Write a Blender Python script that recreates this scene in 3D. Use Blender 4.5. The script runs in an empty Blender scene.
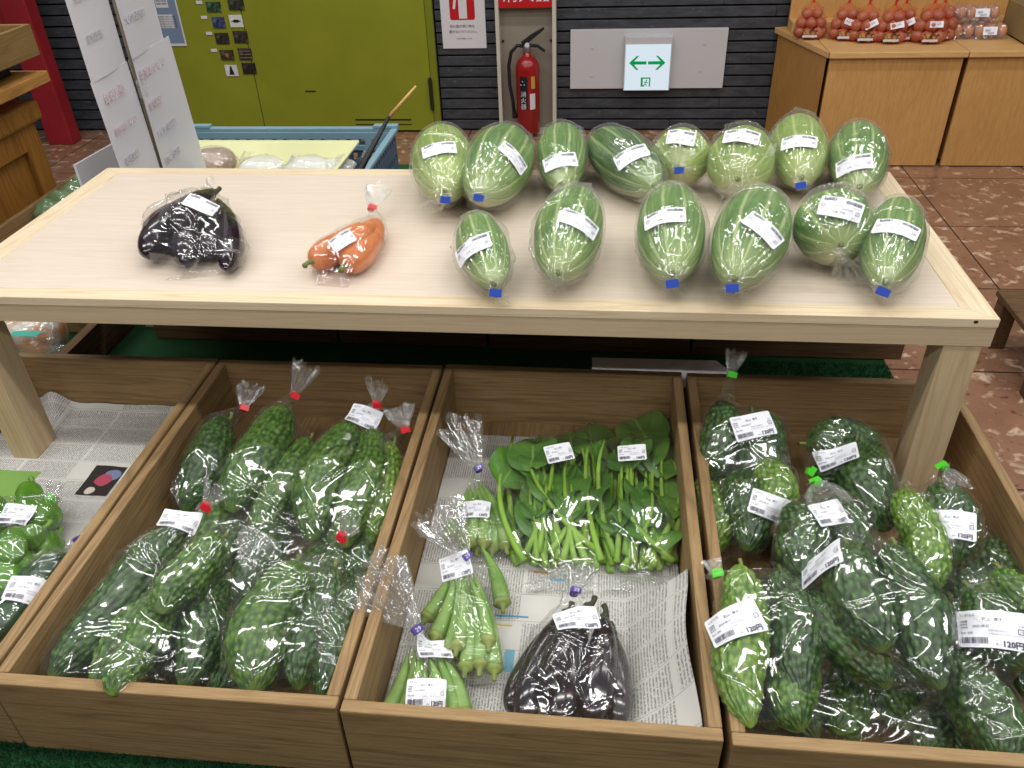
import bpy, math, random
import numpy as np
from mathutils import Vector, noise
from mathutils.bvhtree import BVHTree

rng = np.random.RandomState(7)
random.seed(7)
SC = bpy.context.scene
COL = SC.collection
PI = math.pi

# ------------------------------------------------------------------ camera
FPX, CX, CY, HC = 819.0, 512.0, 384.0, 1.5
_d = np.array([48, 1176, FPX]); _d /= np.linalg.norm(_d)
_F = np.array([105, -574, FPX]); _F -= _d * (_F @ _d); _F /= np.linalg.norm(_F)
_X = np.cross(_d, _F)
M = np.stack([_X, _F, -_d])                     # world = M @ camera (x right, y down, z forward)
O = np.array([0, 0, HC])
def ray(u, v): return M @ np.array([u - CX, v - CY, FPX])
def at(u, v, z):
    r = ray(u, v); return O + r * ((z - HC) / r[2])
def aty(u, v, y):
    r = ray(u, v); return O + r * (y / r[1])
def pix(p):
    c = M.T @ (np.array(p) - O); return c[0] / c[2] * FPX + CX, c[1] / c[2] * FPX + CY
def depth(p): return (M.T @ (np.array(p) - O))[2]

cam_d = bpy.data.cameras.new('camera'); cam = bpy.data.objects.new('camera', cam_d); COL.objects.link(cam)
cam_d.sensor_width = 36; cam_d.lens = FPX / 1024 * 36; cam_d.clip_start = .02
from mathutils import Matrix
R = Matrix(((M[0,0], -M[0,1], -M[0,2]), (M[1,0], -M[1,1], -M[1,2]), (M[2,0], -M[2,1], -M[2,2])))
cam.matrix_world = Matrix.Translation((0, 0, HC)) @ R.to_4x4()
SC.camera = cam
SC.view_settings.view_transform = 'Standard'; SC.view_settings.look = 'None'
SC.view_settings.gamma = 1; SC.view_settings.use_curve_mapping = False
SC.view_settings.exposure = -0.18
try:
    SC.cycles.transparent_max_bounces = 32
    SC.cycles.max_bounces = 10
except Exception: pass

# ------------------------------------------------------------------ materials
def srgb(c):
    return tuple(((x/255)/12.92 if x/255 <= .04045 else ((x/255+.055)/1.055)**2.4) for x in c) + (1,)
class NT:
    def __init__(s, name):
        s.m = bpy.data.materials.new(name); s.m.use_nodes = True
        s.t = s.m.node_tree; s.t.nodes.clear(); s.out = s.n('ShaderNodeOutputMaterial')
    def n(s, typ, **kw):
        x = s.t.nodes.new(typ)
        for k, v in kw.items(): setattr(x, k, v)
        return x
    def l(s, a, b): s.t.links.new(a, b)
    def inp(s, sock, v):
        if hasattr(v, 'is_output') or isinstance(v, bpy.types.NodeSocket): s.l(v, sock)
        else: sock.default_value = v
    def math(s, op, a, b=0.0, c=None, clamp=False):
        x = s.n('ShaderNodeMath', operation=op); x.use_clamp = clamp
        s.inp(x.inputs[0], a); s.inp(x.inputs[1], b)
        if c is not None: s.inp(x.inputs[2], c)
        return x.outputs[0]
    def mix(s, f, a, b, typ='MIX'):
        x = s.n('ShaderNodeMix', data_type='RGBA', blend_type=typ)
        s.inp(x.inputs[0], f); s.inp(x.inputs[6], a); s.inp(x.inputs[7], b); return x.outputs[2]
    def ramp(s, f, stops):
        x = s.n('ShaderNodeValToRGB'); e = x.color_ramp.elements
        while len(e) < len(stops): e.new(.5)
        for el, (p, c) in zip(e, stops): el.position = p; el.color = c if len(c) == 4 else srgb(c)
        s.inp(x.inputs[0], f); return x.outputs[0]
    def coord(s, kind='Object', scale=(1,1,1), rot=(0,0,0), loc=(0,0,0)):
        c = s.n('ShaderNodeTexCoord'); mp = s.n('ShaderNodeMapping')
        mp.inputs['Scale'].default_value = scale; mp.inputs['Rotation'].default_value = rot; mp.inputs['Location'].default_value = loc
        s.l(c.outputs[kind], mp.inputs[0]); return mp.outputs[0]
    def noise(s, vec, sc=5, det=4, rough=.55, dist=0):
        x = s.n('ShaderNodeTexNoise'); s.l(vec, x.inputs['Vector'])
        x.inputs['Scale'].default_value = sc; x.inputs['Detail'].default_value = det
        x.inputs['Roughness'].default_value = rough; x.inputs['Distortion'].default_value = dist
        return x.outputs['Fac']
    def vor(s, vec, sc=5, feature='F1', out='Distance'):
        x = s.n('ShaderNodeTexVoronoi', feature=feature); s.l(vec, x.inputs['Vector']); x.inputs['Scale'].default_value = sc
        return x.outputs[out]
    def bump(s, h, strength=.3, dist=.002, nrm=None):
        b = s.n('ShaderNodeBump'); b.inputs['Strength'].default_value = strength; b.inputs['Distance'].default_value = dist
        s.l(h, b.inputs['Height'])
        if nrm is not None: s.l(nrm, b.inputs['Normal'])
        return b.outputs[0]
    def bsdf(s, col, rough=.5, spec=.5, nrm=None, metal=0, sss=0, coat=0, trans=0):
        b = s.n('ShaderNodeBsdfPrincipled')
        s.inp(b.inputs['Base Color'], col); s.inp(b.inputs['Roughness'], rough)
        b.inputs['Specular IOR Level'].default_value = spec; b.inputs['Metallic'].default_value = metal
        b.inputs['Coat Weight'].default_value = coat; b.inputs['Transmission Weight'].default_value = trans
        if sss: b.inputs['Subsurface Weight'].default_value = sss; b.inputs['Subsurface Scale'].default_value = .01
        if nrm is not None: s.l(nrm, b.inputs['Normal'])
        s.l(b.outputs[0], s.out.inputs[0]); return b
def plain(name, col, rough=.5, spec=.5, metal=0, coat=0, var=.08):
    t = NT(name); v = t.coord()
    n = t.noise(v, 14, 3)
    a = srgb(col); b = tuple(x * (1 - var * 2) for x in a[:3]) + (1,)
    t.bsdf(t.mix(n, a, b), rough, spec, metal=metal, coat=coat); return t.m
def emit(name, col, st):
    t = NT(name); e = t.n('ShaderNodeEmission'); e.inputs[0].default_value = srgb(col); e.inputs[1].default_value = st
    t.l(e.outputs[0], t.out.inputs[0]); return t.m
def wood(name, light, mid, dark, axis='X', ring=26, stretch=.06, rough=.6, stripes=.5, blot=.3, off=0.0):
    t = NT(name)
    sc = {'X': (stretch, 1, 1), 'Y': (1, stretch, 1), 'Z': (1, 1, stretch)}[axis]
    v = t.coord(scale=sc, loc=(off, off*1.7, off*.6))
    g = t.noise(v, ring*.8, 2, .45, .25)                     # broad growth rings
    w = t.math('FRACT', t.math('MULTIPLY', g, 11.0))
    w = t.math('ABSOLUTE', t.math('SUBTRACT', w, .5)); w = t.math('MULTIPLY', w, 2.0)
    fine = t.noise(v, ring * 14, 4, .7)
    c = t.ramp(fine, [(.3, light), (.7, mid)])
    c = t.mix(t.math('MULTIPLY', t.math('POWER', w, 3.0), stripes), c, srgb(dark))
    big = t.noise(t.coord(scale=tuple(x**.5 for x in sc), loc=(off+3, off, 0)), 5, 4, .6)
    b2 = t.math('MULTIPLY', t.math('SUBTRACT', big, .45, clamp=True), blot * 4, clamp=True)
    c = t.mix(b2, c, srgb(dark))
    nm = t.bump(fine, .25, .001)
    t.bsdf(c, rough, .35, nm); return t.m

MAT = {}
for ax in 'XY':
    MAT['crate'+ax] = wood('crate_wood_'+ax, (162,134,94), (136,107,70), (80,57,34), ax, 24, .05, .62, .42, .62, 1.3)
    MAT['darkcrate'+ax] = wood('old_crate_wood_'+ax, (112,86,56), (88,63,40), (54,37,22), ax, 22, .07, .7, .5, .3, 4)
    MAT['pine'+ax] = wood('pale_pine_'+ax, (222,206,178), (210,190,158), (182,150,108), ax, 30, .035, .5, .45, .05, 2)
MAT['pineZ'] = wood('pale_pine_Z', (206,184,150), (192,168,132), (166,136,98), 'Z', 30, .035, .55, .4, .05, 7)
MAT['fascia'] = wood('pale_pine_fascia', (200,180,150), (188,166,134), (164,138,102), 'X', 60, .02, .5, .3, .04, 9)
MAT['ply'] = wood('table_plywood', (214,200,184), (203,187,170), (188,166,146), 'X', 16, .05, .45, .18, .1, 5)
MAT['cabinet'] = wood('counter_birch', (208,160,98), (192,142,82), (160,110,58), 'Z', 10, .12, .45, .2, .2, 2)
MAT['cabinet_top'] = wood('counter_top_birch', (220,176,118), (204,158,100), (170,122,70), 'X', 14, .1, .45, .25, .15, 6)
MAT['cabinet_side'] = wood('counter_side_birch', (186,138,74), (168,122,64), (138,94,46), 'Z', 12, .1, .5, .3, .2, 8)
MAT['oak'] = wood('orange_oak', (168,118,52), (148,98,38), (98,60,22), 'Z', 20, .08, .45, .5, .3, 3)
MAT['oakY'] = wood('orange_oak_edge', (196,146,82), (174,124,64), (128,84,40), 'Y', 20, .08, .5, .4, .2, 3)
MAT['oliveY'] = wood('olive_brown_tray', (150,122,78), (132,104,62), (96,72,40), 'Y', 20, .08, .5, .4, .2, 6)

def mk_goya(name, lo, hi, tip):
    t = NT(name)
    a = t.n('ShaderNodeAttribute', attribute_name='wart').outputs['Fac']
    uv = t.n('ShaderNodeTexCoord').outputs['UV']
    sep = t.n('ShaderNodeSeparateXYZ'); t.l(uv, sep.inputs[0])
    v = t.coord()
    n = t.noise(v, 28, 3)
    f = t.math('ADD', t.math('MULTIPLY', a, .95), t.math('MULTIPLY', t.math('SUBTRACT', n, .5), .7), clamp=True)
    c = t.mix(f, srgb(lo), srgb(hi))
    e = t.math('ABSOLUTE', t.math('SUBTRACT', sep.outputs[1], .5)); e = t.math('MULTIPLY', t.math('SUBTRACT', e, .40, clamp=True), 7, clamp=True)
    c = t.mix(e, c, srgb(tip))
    w = t.vor(t.coord(scale=(1,1,1)), 330)
    t.bsdf(c, .34, .5, t.bump(w, .35, .0012)); return t.m
MAT['goya0'] = mk_goya('bitter_melon_dark', (22,48,16), (92,132,64), (112,138,68))
MAT['goya1'] = mk_goya('bitter_melon_mid', (36,72,18), (122,160,70), (134,158,74))
MAT['goya2'] = mk_goya('bitter_melon_light', (64,104,22), (152,184,82), (150,170,80))
MAT['stemcut'] = plain('dry_stem', (120,128,76), .8, .2)

def mk_melon(name, base, pale, cream, belly):
    t = NT(name)
    uv = t.n('ShaderNodeTexCoord').outputs['UV']
    sep = t.n('ShaderNodeSeparateXYZ'); t.l(uv, sep.inputs[0])
    u, w = sep.outputs[0], sep.outputs[1]
    v = t.coord()
    n = t.noise(v, 18, 3); nb = t.noise(v, 9, 2)
    uu = t.math('ADD', u, t.math('MULTIPLY', t.math('SUBTRACT', n, .5), .022))
    s = t.math('ABSOLUTE', t.math('SUBTRACT', t.math('FRACT', t.math('MULTIPLY', uu, 10)), .5))
    st = t.noise(t.coord('UV', scale=(46, 4, 1)), 1.0, 2, .6)
    vein = t.math('MULTIPLY', t.math('SUBTRACT', .12, s, clamp=True), 11, clamp=True); vein = t.math('MULTIPLY', vein, t.math('MULTIPLY', t.math('SUBTRACT', t.noise(t.coord('UV', scale=(9, 6, 1)), 1.0, 2), .2, clamp=True), 3.2, clamp=True))
    c = t.mix(t.math('MULTIPLY', t.math('SUBTRACT', nb, .36, clamp=True), 2.6, clamp=True), srgb(base), srgb(pale))
    spk = t.math('GREATER_THAN', t.noise(v, 230, 2, .8), .62)
    c = t.mix(t.math('MULTIPLY', spk, .16), c, srgb(cream))
    c = t.mix(t.math('MULTIPLY', t.math('SUBTRACT', st, .5, clamp=True), 1.6, clamp=True), c, srgb(cream))
    c = t.mix(t.math('MULTIPLY', vein, .7), c, srgb(cream))
    # creamy ground side and paler neck end
    lo = t.math('SUBTRACT', t.math('ABSOLUTE', t.math('SUBTRACT', u, .5)), .34, clamp=True)
    c = t.mix(t.math('MULTIPLY', lo, 8, clamp=True), c, srgb(belly))
    e = t.math('MULTIPLY', t.math('SUBTRACT', w, .72, clamp=True), 3.2, clamp=True)
    c = t.mix(t.math('MULTIPLY', e, .8), c, srgb(cream))
    t.bsdf(c, .38, .45, t.bump(n, .1, .003)); return t.m
MAT['melon0'] = mk_melon('green_melon_mid', (76,116,44), (116,152,70), (196,208,146), (192,186,148))
MAT['melon1'] = mk_melon('green_melon_pale', (124,150,66), (156,178,94), (196,204,142), (200,196,156))
MAT['melon2'] = mk_melon('green_melon_dark', (46,82,36), (84,122,56), (170,190,130), (188,184,142))

def mk_aub():
    t = NT('aubergine_skin'); v = t.coord(); n = t.noise(v, 12, 3)
    c = t.ramp(n, [(.35, (20,14,22)), (.8, (42,24,36))])
    t.bsdf(c, .16, .6, t.bump(t.noise(v, 60, 2), .05, .001), coat=.3); return t.m
MAT['aub'] = mk_aub()
MAT['calyx'] = plain('aubergine_calyx', (58,62,40), .6)
def veg_mat(name, a, b, sc=20, rough=.4, bump=.1, cut=(.35,.7)):
    t = NT(name); v = t.coord(); n = t.noise(v, sc, 4)
    t.bsdf(t.ramp(n, [(cut[0], a), (cut[1], b)]), rough, .45, t.bump(n, bump, .002)); return t.m
MAT['okra'] = veg_mat('okra_skin', (112,150,72), (142,176,96), 30, .45)
MAT['okracap'] = veg_mat('okra_cap', (120,138,70), (150,160,92), 40, .6)
MAT['pepper'] = veg_mat('green_pepper_skin', (66,116,30), (100,150,48), 14, .22)
MAT['pepperstem'] = veg_mat('pepper_stem', (110,150,70), (130,160,84), 30, .5)
MAT['cuke'] = veg_mat('cucumber_skin', (30,60,40), (56,92,56), 40, .32)
MAT['carrot'] = veg_mat('carrot_skin', (200,108,52), (222,138,82), 40, .45)
MAT['stalk'] = veg_mat('leafy_stalk', (122,164,52), (150,188,84), 20, .35)
def mk_leaf():
    t = NT('green_leaf'); uv = t.n('ShaderNodeTexCoord').outputs['UV']
    sep = t.n('ShaderNodeSeparateXYZ'); t.l(uv, sep.inputs[0])
    v = t.coord(); n = t.noise(v, 16, 3)
    c = t.ramp(n, [(.3, (58,104,34)), (.7, (96,142,56))])
    d = t.math('ABSOLUTE', t.math('SUBTRACT', sep.outputs[0], .5))
    k = t.math('FRACT', t.math('ADD', t.math('MULTIPLY', sep.outputs[1], 7), t.math('MULTIPLY', d, -5)))
    vein = t.math('LESS_THAN', t.math('ABSOLUTE', t.math('SUBTRACT', k, .5)), .06)
    rib = t.math('LESS_THAN', d, .022)
    vv = t.math('MAXIMUM', t.math('MULTIPLY', vein, .35), rib)
    c = t.mix(vv, c, srgb((120,158,80)))
    b = t.bsdf(c, .38, .45, t.bump(t.math('ADD', n, t.math('MULTIPLY', vv, -.5)), .35, .002)); return t.m
MAT['leaf'] = mk_leaf()

def mk_film(name, haze, clear=.99, edge=.35, base=.10, bumpst=.8, tint=(240,243,243), sc=1.0, uvmode=True, q=(9, 1.1, .15, 4.5, 2.4)):
    t = NT(name)
    if uvmode:
        c1 = t.coord('UV', scale=(q[0]*sc, q[1]*sc, 1), rot=(0,0,.12)); c2 = t.coord('UV', scale=(q[3]*sc, q[4]*sc, 1), rot=(0,0,.5))
        r1 = t.math('ABSOLUTE', t.math('SUBTRACT', t.noise(c1, 1.0, 1, .5, q[2]), .5))
        r2 = t.math('MINIMUM', t.vor(c2, 1.0, 'DISTANCE_TO_EDGE'), .10)
        r3 = t.noise(t.coord('UV', scale=(5*sc, 5*sc, 1)), 1.0, 1)
        h = t.math('ADD', t.math('ADD', t.math('MULTIPLY', r1, 1.5), t.math('MULTIPLY', r2, 2.6)), t.math('MULTIPLY', r3, 1.0))
    else:
        h = t.math('MINIMUM', t.vor(t.coord(), 60, 'DISTANCE_TO_EDGE'), .12)
    nm = t.bump(h, bumpst, .006)
    tr = t.n('ShaderNodeBsdfTransparent'); tr.inputs[0].default_value = (clear, clear, clear, 1)
    gl = t.n('ShaderNodeBsdfGlossy')
    gl.inputs['Color'].default_value = (1,1,1,1); gl.inputs['Roughness'].default_value = .10; t.l(nm, gl.inputs['Normal'])
    df = t.n('ShaderNodeBsdfDiffuse'); df.inputs[0].default_value = srgb(tint)
    tl = t.n('ShaderNodeBsdfTranslucent'); tl.inputs[0].default_value = srgb(tint)
    mx0 = t.n('ShaderNodeMixShader'); mx0.inputs[0].default_value = .4; t.l(df.outputs[0], mx0.inputs[1]); t.l(tl.outputs[0], mx0.inputs[2])
    lw = t.n('ShaderNodeLayerWeight'); lw.inputs[0].default_value = .35; t.l(nm, lw.inputs['Normal'])
    fac = t.math('ADD', t.math('MULTIPLY', t.math('POWER', lw.outputs['Facing'], 3.0), edge), base, clamp=True)
    hz = t.math('ADD', t.math('MULTIPLY', t.math('POWER', lw.outputs['Facing'], 2.0), haze), haze*.5, clamp=True)
    m1 = t.n('ShaderNodeMixShader'); t.l(hz, m1.inputs[0]); t.l(tr.outputs[0], m1.inputs[1]); t.l(mx0.outputs[0], m1.inputs[2])
    m2 = t.n('ShaderNodeMixShader'); t.l(fac, m2.inputs[0]); t.l(m1.outputs[0], m2.inputs[1]); t.l(gl.outputs[0], m2.inputs[2])
    t.l(m2.outputs[0], t.out.inputs[0]); return t.m
MAT['film'] = mk_film('clear_plastic_film', .022, bumpst=.42, base=.095, q=(6, .8, .1, 3.2, 1.8))
MAT['filmhazy'] = mk_film('cloudy_plastic_film', .075, bumpst=.65, q=(13, 2.0, .3, 7, 3.5))
MAT['tuft'] = mk_film('gathered_plastic_film', .13, base=.14, bumpst=1.0, sc=1.6)
MAT['carton'] = mk_film('clear_carton_plastic', .08, base=.12, uvmode=False)

for n_, c_ in {'red': (205,30,42), 'blue': (34,70,172), 'green': (80,210,40), 'purple': (72,48,140)}.items():
    MAT['tie_'+n_] = plain('tape_'+n_, c_, .35, .5, var=.02)
MAT['sticker'] = plain('sticker_paper', (238,239,246), .5, .4, var=.01)
MAT['ink'] = plain('sticker_ink', (62,60,78), .6, .3, var=.02)
MAT['inkgrey'] = plain('sticker_ink_grey', (140,140,156), .6, .3, var=.02)
MAT['white'] = plain('white_ink', (240,240,245), .5, var=.01)

# ------------------------------------------------------------------ mesh helpers
class MB:
    def __init__(s): s.v = []; s.f = []; s.m = []; s.uv = None; s.attr = None; s.uvs = []
    def box(s, x0, x1, y0, y1, z0, z1, m=0):
        b = len(s.v)
        s.v += [(x0,y0,z0),(x1,y0,z0),(x1,y1,z0),(x0,y1,z0),(x0,y0,z1),(x1,y0,z1),(x1,y1,z1),(x0,y1,z1)]
        s.f += [(b,b+3,b+2,b+1),(b+4,b+5,b+6,b+7),(b,b+1,b+5,b+4),(b+1,b+2,b+6,b+5),(b+2,b+3,b+7,b+6),(b+3,b,b+4,b+7)]
        s.m += [m]*6; return s
    def poly(s, pts, m=0):
        b = len(s.v); s.v += [tuple(p) for p in pts]; s.f.append(tuple(range(b, b+len(pts)))); s.m.append(m); return s
    def prism(s, pts, dz, m=0):
        """pts: 3D polygon, dz: extrusion vector"""
        b = len(s.v); n = len(pts); dz = np.array(dz)
        s.v += [tuple(p) for p in pts] + [tuple(np.array(p)+dz) for p in pts]
        s.f += [tuple(range(b, b+n))[::-1], tuple(range(b+n, b+2*n))]
        s.f += [(b+i, b+(i+1)%n, b+n+(i+1)%n, b+n+i) for i in range(n)]
        s.m += [m]*(n+2); return s
    def add(s, V, F, m=0):
        b = len(s.v); s.v += [tuple(p) for p in V]; s.f += [tuple(i+b for i in q) for q in F]; s.m += [m]*len(F); return s
def wloc(o):
    l = np.zeros(3)
    while o is not None: l += np.array(o.location); o = o.parent
    return l
def obj(name, mb, mats, parent=None, smooth=False, bevel=0, uv=None, attr=None, origin=None):
    me = bpy.data.meshes.new(name)
    off = wloc(parent) if parent is not None else (np.array(origin) if origin is not None else np.zeros(3))
    V = np.array(mb.v, dtype=float).reshape(-1, 3) - off
    me.from_pydata(V.tolist(), [], [tuple(int(i) for i in q) for q in mb.f])
    mats = mats if isinstance(mats, (list, tuple)) else [mats]
    for m in mats: me.materials.append(m)
    if len(mats) > 1: me.polygons.foreach_set('material_index', mb.m)
    if smooth: me.polygons.foreach_set('use_smooth', [True]*len(me.polygons))
    if uv is not None:
        ul = me.uv_layers.new(name='uv'); li = np.zeros(len(me.loops), dtype=int); me.loops.foreach_get('vertex_index', li)
        ul.data.foreach_set('uv', np.array(uv)[li].ravel())
    if attr is not None:
        a = me.attributes.new('wart', 'FLOAT', 'POINT'); a.data.foreach_set('value', attr)
    me.update()
    o = bpy.data.objects.new(name, me); COL.objects.link(o)
    if parent is not None: o.parent = parent
    elif origin is not None: o.location = origin
    if bevel:
        b = o.modifiers.new('bevel', 'BEVEL'); b.width = bevel; b.segments = 2; b.limit_method = 'ANGLE'
    return o
def tag(o, label, cat, group=None, kind=None):
    if label: o['label'] = label
    if cat: o['category'] = cat
    if group: o['group'] = group
    if kind: o['kind'] = kind
    return o
def thing(name, label, cat, loc, group=None):
    o = bpy.data.objects.new(name, None); COL.objects.link(o); o.location = tuple(float(x) for x in loc); o.empty_display_size = .05
    return tag(o, label, cat, group)
def struct(name, mb, mats, **k):
    o = obj(name, mb, mats, **k); o['kind'] = 'structure'; return o

def frames(P):
    P = np.array(P, float); T = np.gradient(P, axis=0); T /= np.linalg.norm(T, axis=1)[:, None] + 1e-12
    up = np.array([0,0,1.]) if abs(T[0][2]) < .9 else np.array([1.,0,0])
    A = np.cross(T[0], up); A /= np.linalg.norm(A); As = [A]
    for i in range(1, len(P)):
        A = As[-1] - T[i]*(As[-1]@T[i]); A /= np.linalg.norm(A); As.append(A)
    A = np.array(As); B = np.cross(A, T); return P, T, A, B   # A side, B up-ish
def sweep(P, rad, nth=16, fn=None, cap=True):
    """rad: (N,), fn(theta[nth], i)->multiplier ; returns V,F,UV.  u=.5 is the top side"""
    P, T, A, B = frames(P); N = len(P)
    th = np.linspace(0, 2*PI, nth, endpoint=False)
    V = []; UV = []
    for i in range(N):
        m = fn(th, i/(N-1)) if fn else 1.0
        r = rad[i]*m*np.ones(nth)
        V.append(P[i] + np.outer(-np.sin(th)*r, A[i]) + np.outer(-np.cos(th)*r, B[i]))
        UV.append(np.stack([th/(2*PI), np.full(nth, i/(N-1))], 1))
    V = np.concatenate(V); UV = np.concatenate(UV)
    F = [(i*nth+j, i*nth+(j+1)%nth, (i+1)*nth+(j+1)%nth, (i+1)*nth+j) for i in range(N-1) for j in range(nth)]
    if cap:
        F.append(tuple(range(nth))[::-1]); F.append(tuple((N-1)*nth+j for j in range(nth)))
    return V, F, UV
def curve_pts(p1, p2, bend, n, bdir=None):
    p1 = np.array(p1, float); p2 = np.array(p2, float); d = p2-p1
    if bdir is None:
        bdir = np.cross(d/np.linalg.norm(d), [0,0,1.])
    t = np.linspace(0, 1, n)[:, None]
    return p1 + d*t + np.array(bdir)*bend*(4*t*(1-t))
def tube(mb, P, r, m=0, n=8, cap=True):
    P = np.array(P, float); rr = np.full(len(P), r) if np.isscalar(r) else np.array(r)
    V, F, U = sweep(P, rr, n, None, cap); mb.add(V, F, m); return mb
def gsm(a, s, axis=0):
    k = int(3*s)+1; x = np.arange(-k, k+1); w = np.exp(-x*x/(2*s*s)); w /= w.sum()
    pad = [(0,0)]*a.ndim; pad[axis] = (k, k); b = np.pad(a, pad, mode='edge')
    return np.apply_along_axis(lambda q: np.convolve(q, w, 'valid'), axis, b)
def text_mesh(txt, size, font_bold=False, align='LEFT', offset=0.0):
    c = bpy.data.curves.new('t', 'FONT'); c.body = txt; c.size = size; c.align_x = align; c.resolution_u = 2
    c.offset = offset
    o = bpy.data.objects.new('t', c); COL.objects.link(o)
    dg = bpy.context.evaluated_depsgraph_get()
    me = bpy.data.meshes.new_from_object(o.evaluated_get(dg))
    V = np.array([tuple(v.co) for v in me.vertices]).reshape(-1, 3); F = [tuple(p.vertices) for p in me.polygons]
    bpy.data.objects.remove(o); bpy.data.curves.remove(c); bpy.data.meshes.remove(me)
    return V, F
def text_on(mb, txt, size, P0, T1, T2, m=0, align='LEFT', lift=0.0, offset=0.0):
    V, F = text_mesh(txt, size, align=align, offset=offset)
    if len(V) == 0: return mb
    T1 = np.array(T1, float); T2 = np.array(T2, float); N = np.cross(T1, T2)
    W = np.array(P0) + np.outer(V[:,0], T1) + np.outer(V[:,1], T2) + N*lift
    return mb.add(W, F, m)
# ------------------------------------------------------------------ produce
def nrm(a): a = np.array(a, float); return a/ (np.linalg.norm(a)+1e-12)
def rad_px(w, p): return w/2*depth(p)/FPX
def part(name, V, F, mats, root, UV=None, attr=None, mi=None, smooth=True):
    mb = MB(); mb.add(V, F); 
    if mi is not None: mb.m = mi
    return obj(name, mb, mats, root, smooth=smooth, uv=UV, attr=attr)

def goya(root, a, za, b, zb, w, kind=1, bend=0.0, tip=.62, stem=True):
    """a: stem end pixel, b: blossom end pixel, za/zb heights of the axis, w: width in px"""
    p1 = at(*a, za); p2 = at(*b, zb); R0 = rad_px(w, (p1+p2)/2)*.98
    n, m = 104, 76
    s = np.linspace(0, 1, n); t = .35*s + .65*(.5-.5*np.cos(PI*s))
    P = curve_pts(p1, p2, 0, n); L = np.linalg.norm(p2-p1)
    d = (p2-p1)/L; side = nrm(np.cross(d, [0,0,1]))
    P = p1 + np.outer(t, p2-p1) + np.outer(4*t*(1-t)*bend*L + .006*np.sin(t*7+rng.rand()*6), side)
    q = np.abs(2*t-1)
    prof = np.clip(1-q**2.7, 0, 1)**.58
    prof *= np.where(t > .5, 1-(t-.5)*2*(1-tip)*.55, 1-(.5-t)*.25)
    prof *= 1+.05*np.sin(t*9+rng.rand()*6)
    rad = np.maximum(R0*prof, .0012)
    V, F, UV = sweep(P, rad, m)
    th = UV[:,0]*2*PI; ss = UV[:,1]
    Rv = np.repeat(rad, m); yl = np.repeat(t*L, m)
    cell = .0080
    nl = max(8, int(L/(cell*1.25))); na = max(10, int(2*PI*R0/cell))
    fy = (np.arange(nl)[:,None] + rng.rand(nl, na)*.75)/nl*L
    fx = (np.arange(na)[None,:] + rng.rand(nl, na)*.75)/na*2*PI
    fx = (fx + (np.arange(nl)[:,None] % 2)*PI/na).ravel(); fy = fy.ravel(); amp = .45+.55*rng.rand(len(fx))
    dth = (th[:,None]-fx[None,:]+PI) % (2*PI) - PI
    D = (dth*R0)**2 + ((yl[:,None]-fy[None,:])/1.45)**2
    wart = (amp*np.exp(-D/(2*(.0021)**2))).max(1)
    ridge = np.cos(th*9+rng.rand()*6+ .6*np.sin(ss*5))**2
    ctr = np.repeat(P, m, axis=0); N = V-ctr; N /= np.linalg.norm(N, axis=1)[:,None]+1e-9
    k = np.minimum(1, Rv/(R0*.5))
    V = V + N*((wart*.0046 + ridge*.0018 - .0014)*k)[:,None]
    att = np.clip(wart*.95*k + ridge*.18 - .08, 0, 1)
    # stem stub as part of the same fruit
    mi = [0]*len(F)
    if stem:
        sp = curve_pts(p1+d*.004, p1-d*.012, .002, 4); SV, SF, _ = sweep(sp, np.array([.004,.003,.003,.0035]), 8)
        b0 = len(V); V2 = np.concatenate([V, SV]); F = list(F)+[tuple(i+b0 for i in f) for f in SF]; mi += [1]*len(SF)
        UV = np.concatenate([UV, np.full((len(SV),2), .5)]); att = np.concatenate([att, np.zeros(len(SV))]); V = V2
    part('bitter_melon', V, F, [MAT['goya%d'%kind], MAT['stemcut']], root, UV, att, mi)
    return V

def aubergine(root, a, za, b, zb, w, bend=0.06):
    """a: calyx end, b: round end"""
    p1 = at(*a, za); p2 = at(*b, zb); R0 = rad_px(w, (p1+p2)/2)
    n = 40; t = .5-.5*np.cos(PI*np.linspace(0,1,n)); L = np.linalg.norm(p2-p1)
    side = nrm(np.cross(p2-p1, [0,0,1]))
    P = p1+np.outer(t, p2-p1)+np.outer(4*t*(1-t)*bend*L, side)
    rad = R0*np.maximum(.02, (np.clip(1-np.abs(2*t-1)**2.6,0,1)**.6)*(.62+.42*t))
    ph = rng.rand()*6
    V, F, UV = sweep(P, rad, 28, lambda th, s: 1+.03*np.cos(3*th+ph)+.02*np.cos(5*th))
    o = part('aubergine', V, F, MAT['aub'], root, UV)
    m = int(n*.24); Pc = P[:m]; rc = rad[:m]+.0014
    mb = MB()
    Vc, Fc, _ = sweep(Pc, rc, 30, None, cap=False)
    Vc = Vc.reshape(m, 30, 3)
    th = np.linspace(0, 2*PI, 30, endpoint=False)
    ext = (.55+.45*np.abs(np.cos(th*2.5)))
    W = np.zeros_like(Vc)
    for j in range(30):
        for i in range(m):
            x = i*ext[j]; i0 = int(x); f = x-i0; i1 = min(m-1, i0+1); W[i,j] = Vc[i0,j]*(1-f)+Vc[i1,j]*f
    mb.add(W.reshape(-1,3), Fc)
    d = nrm(P[1]-P[0])
    tube(mb, curve_pts(P[0]+d*.003, P[0]-d*.02, .003, 5), [.008,.006,.0045,.0045,.005], 0, 8)
    obj('calyx', mb, MAT['calyx'], o, smooth=True)
    return V

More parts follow.
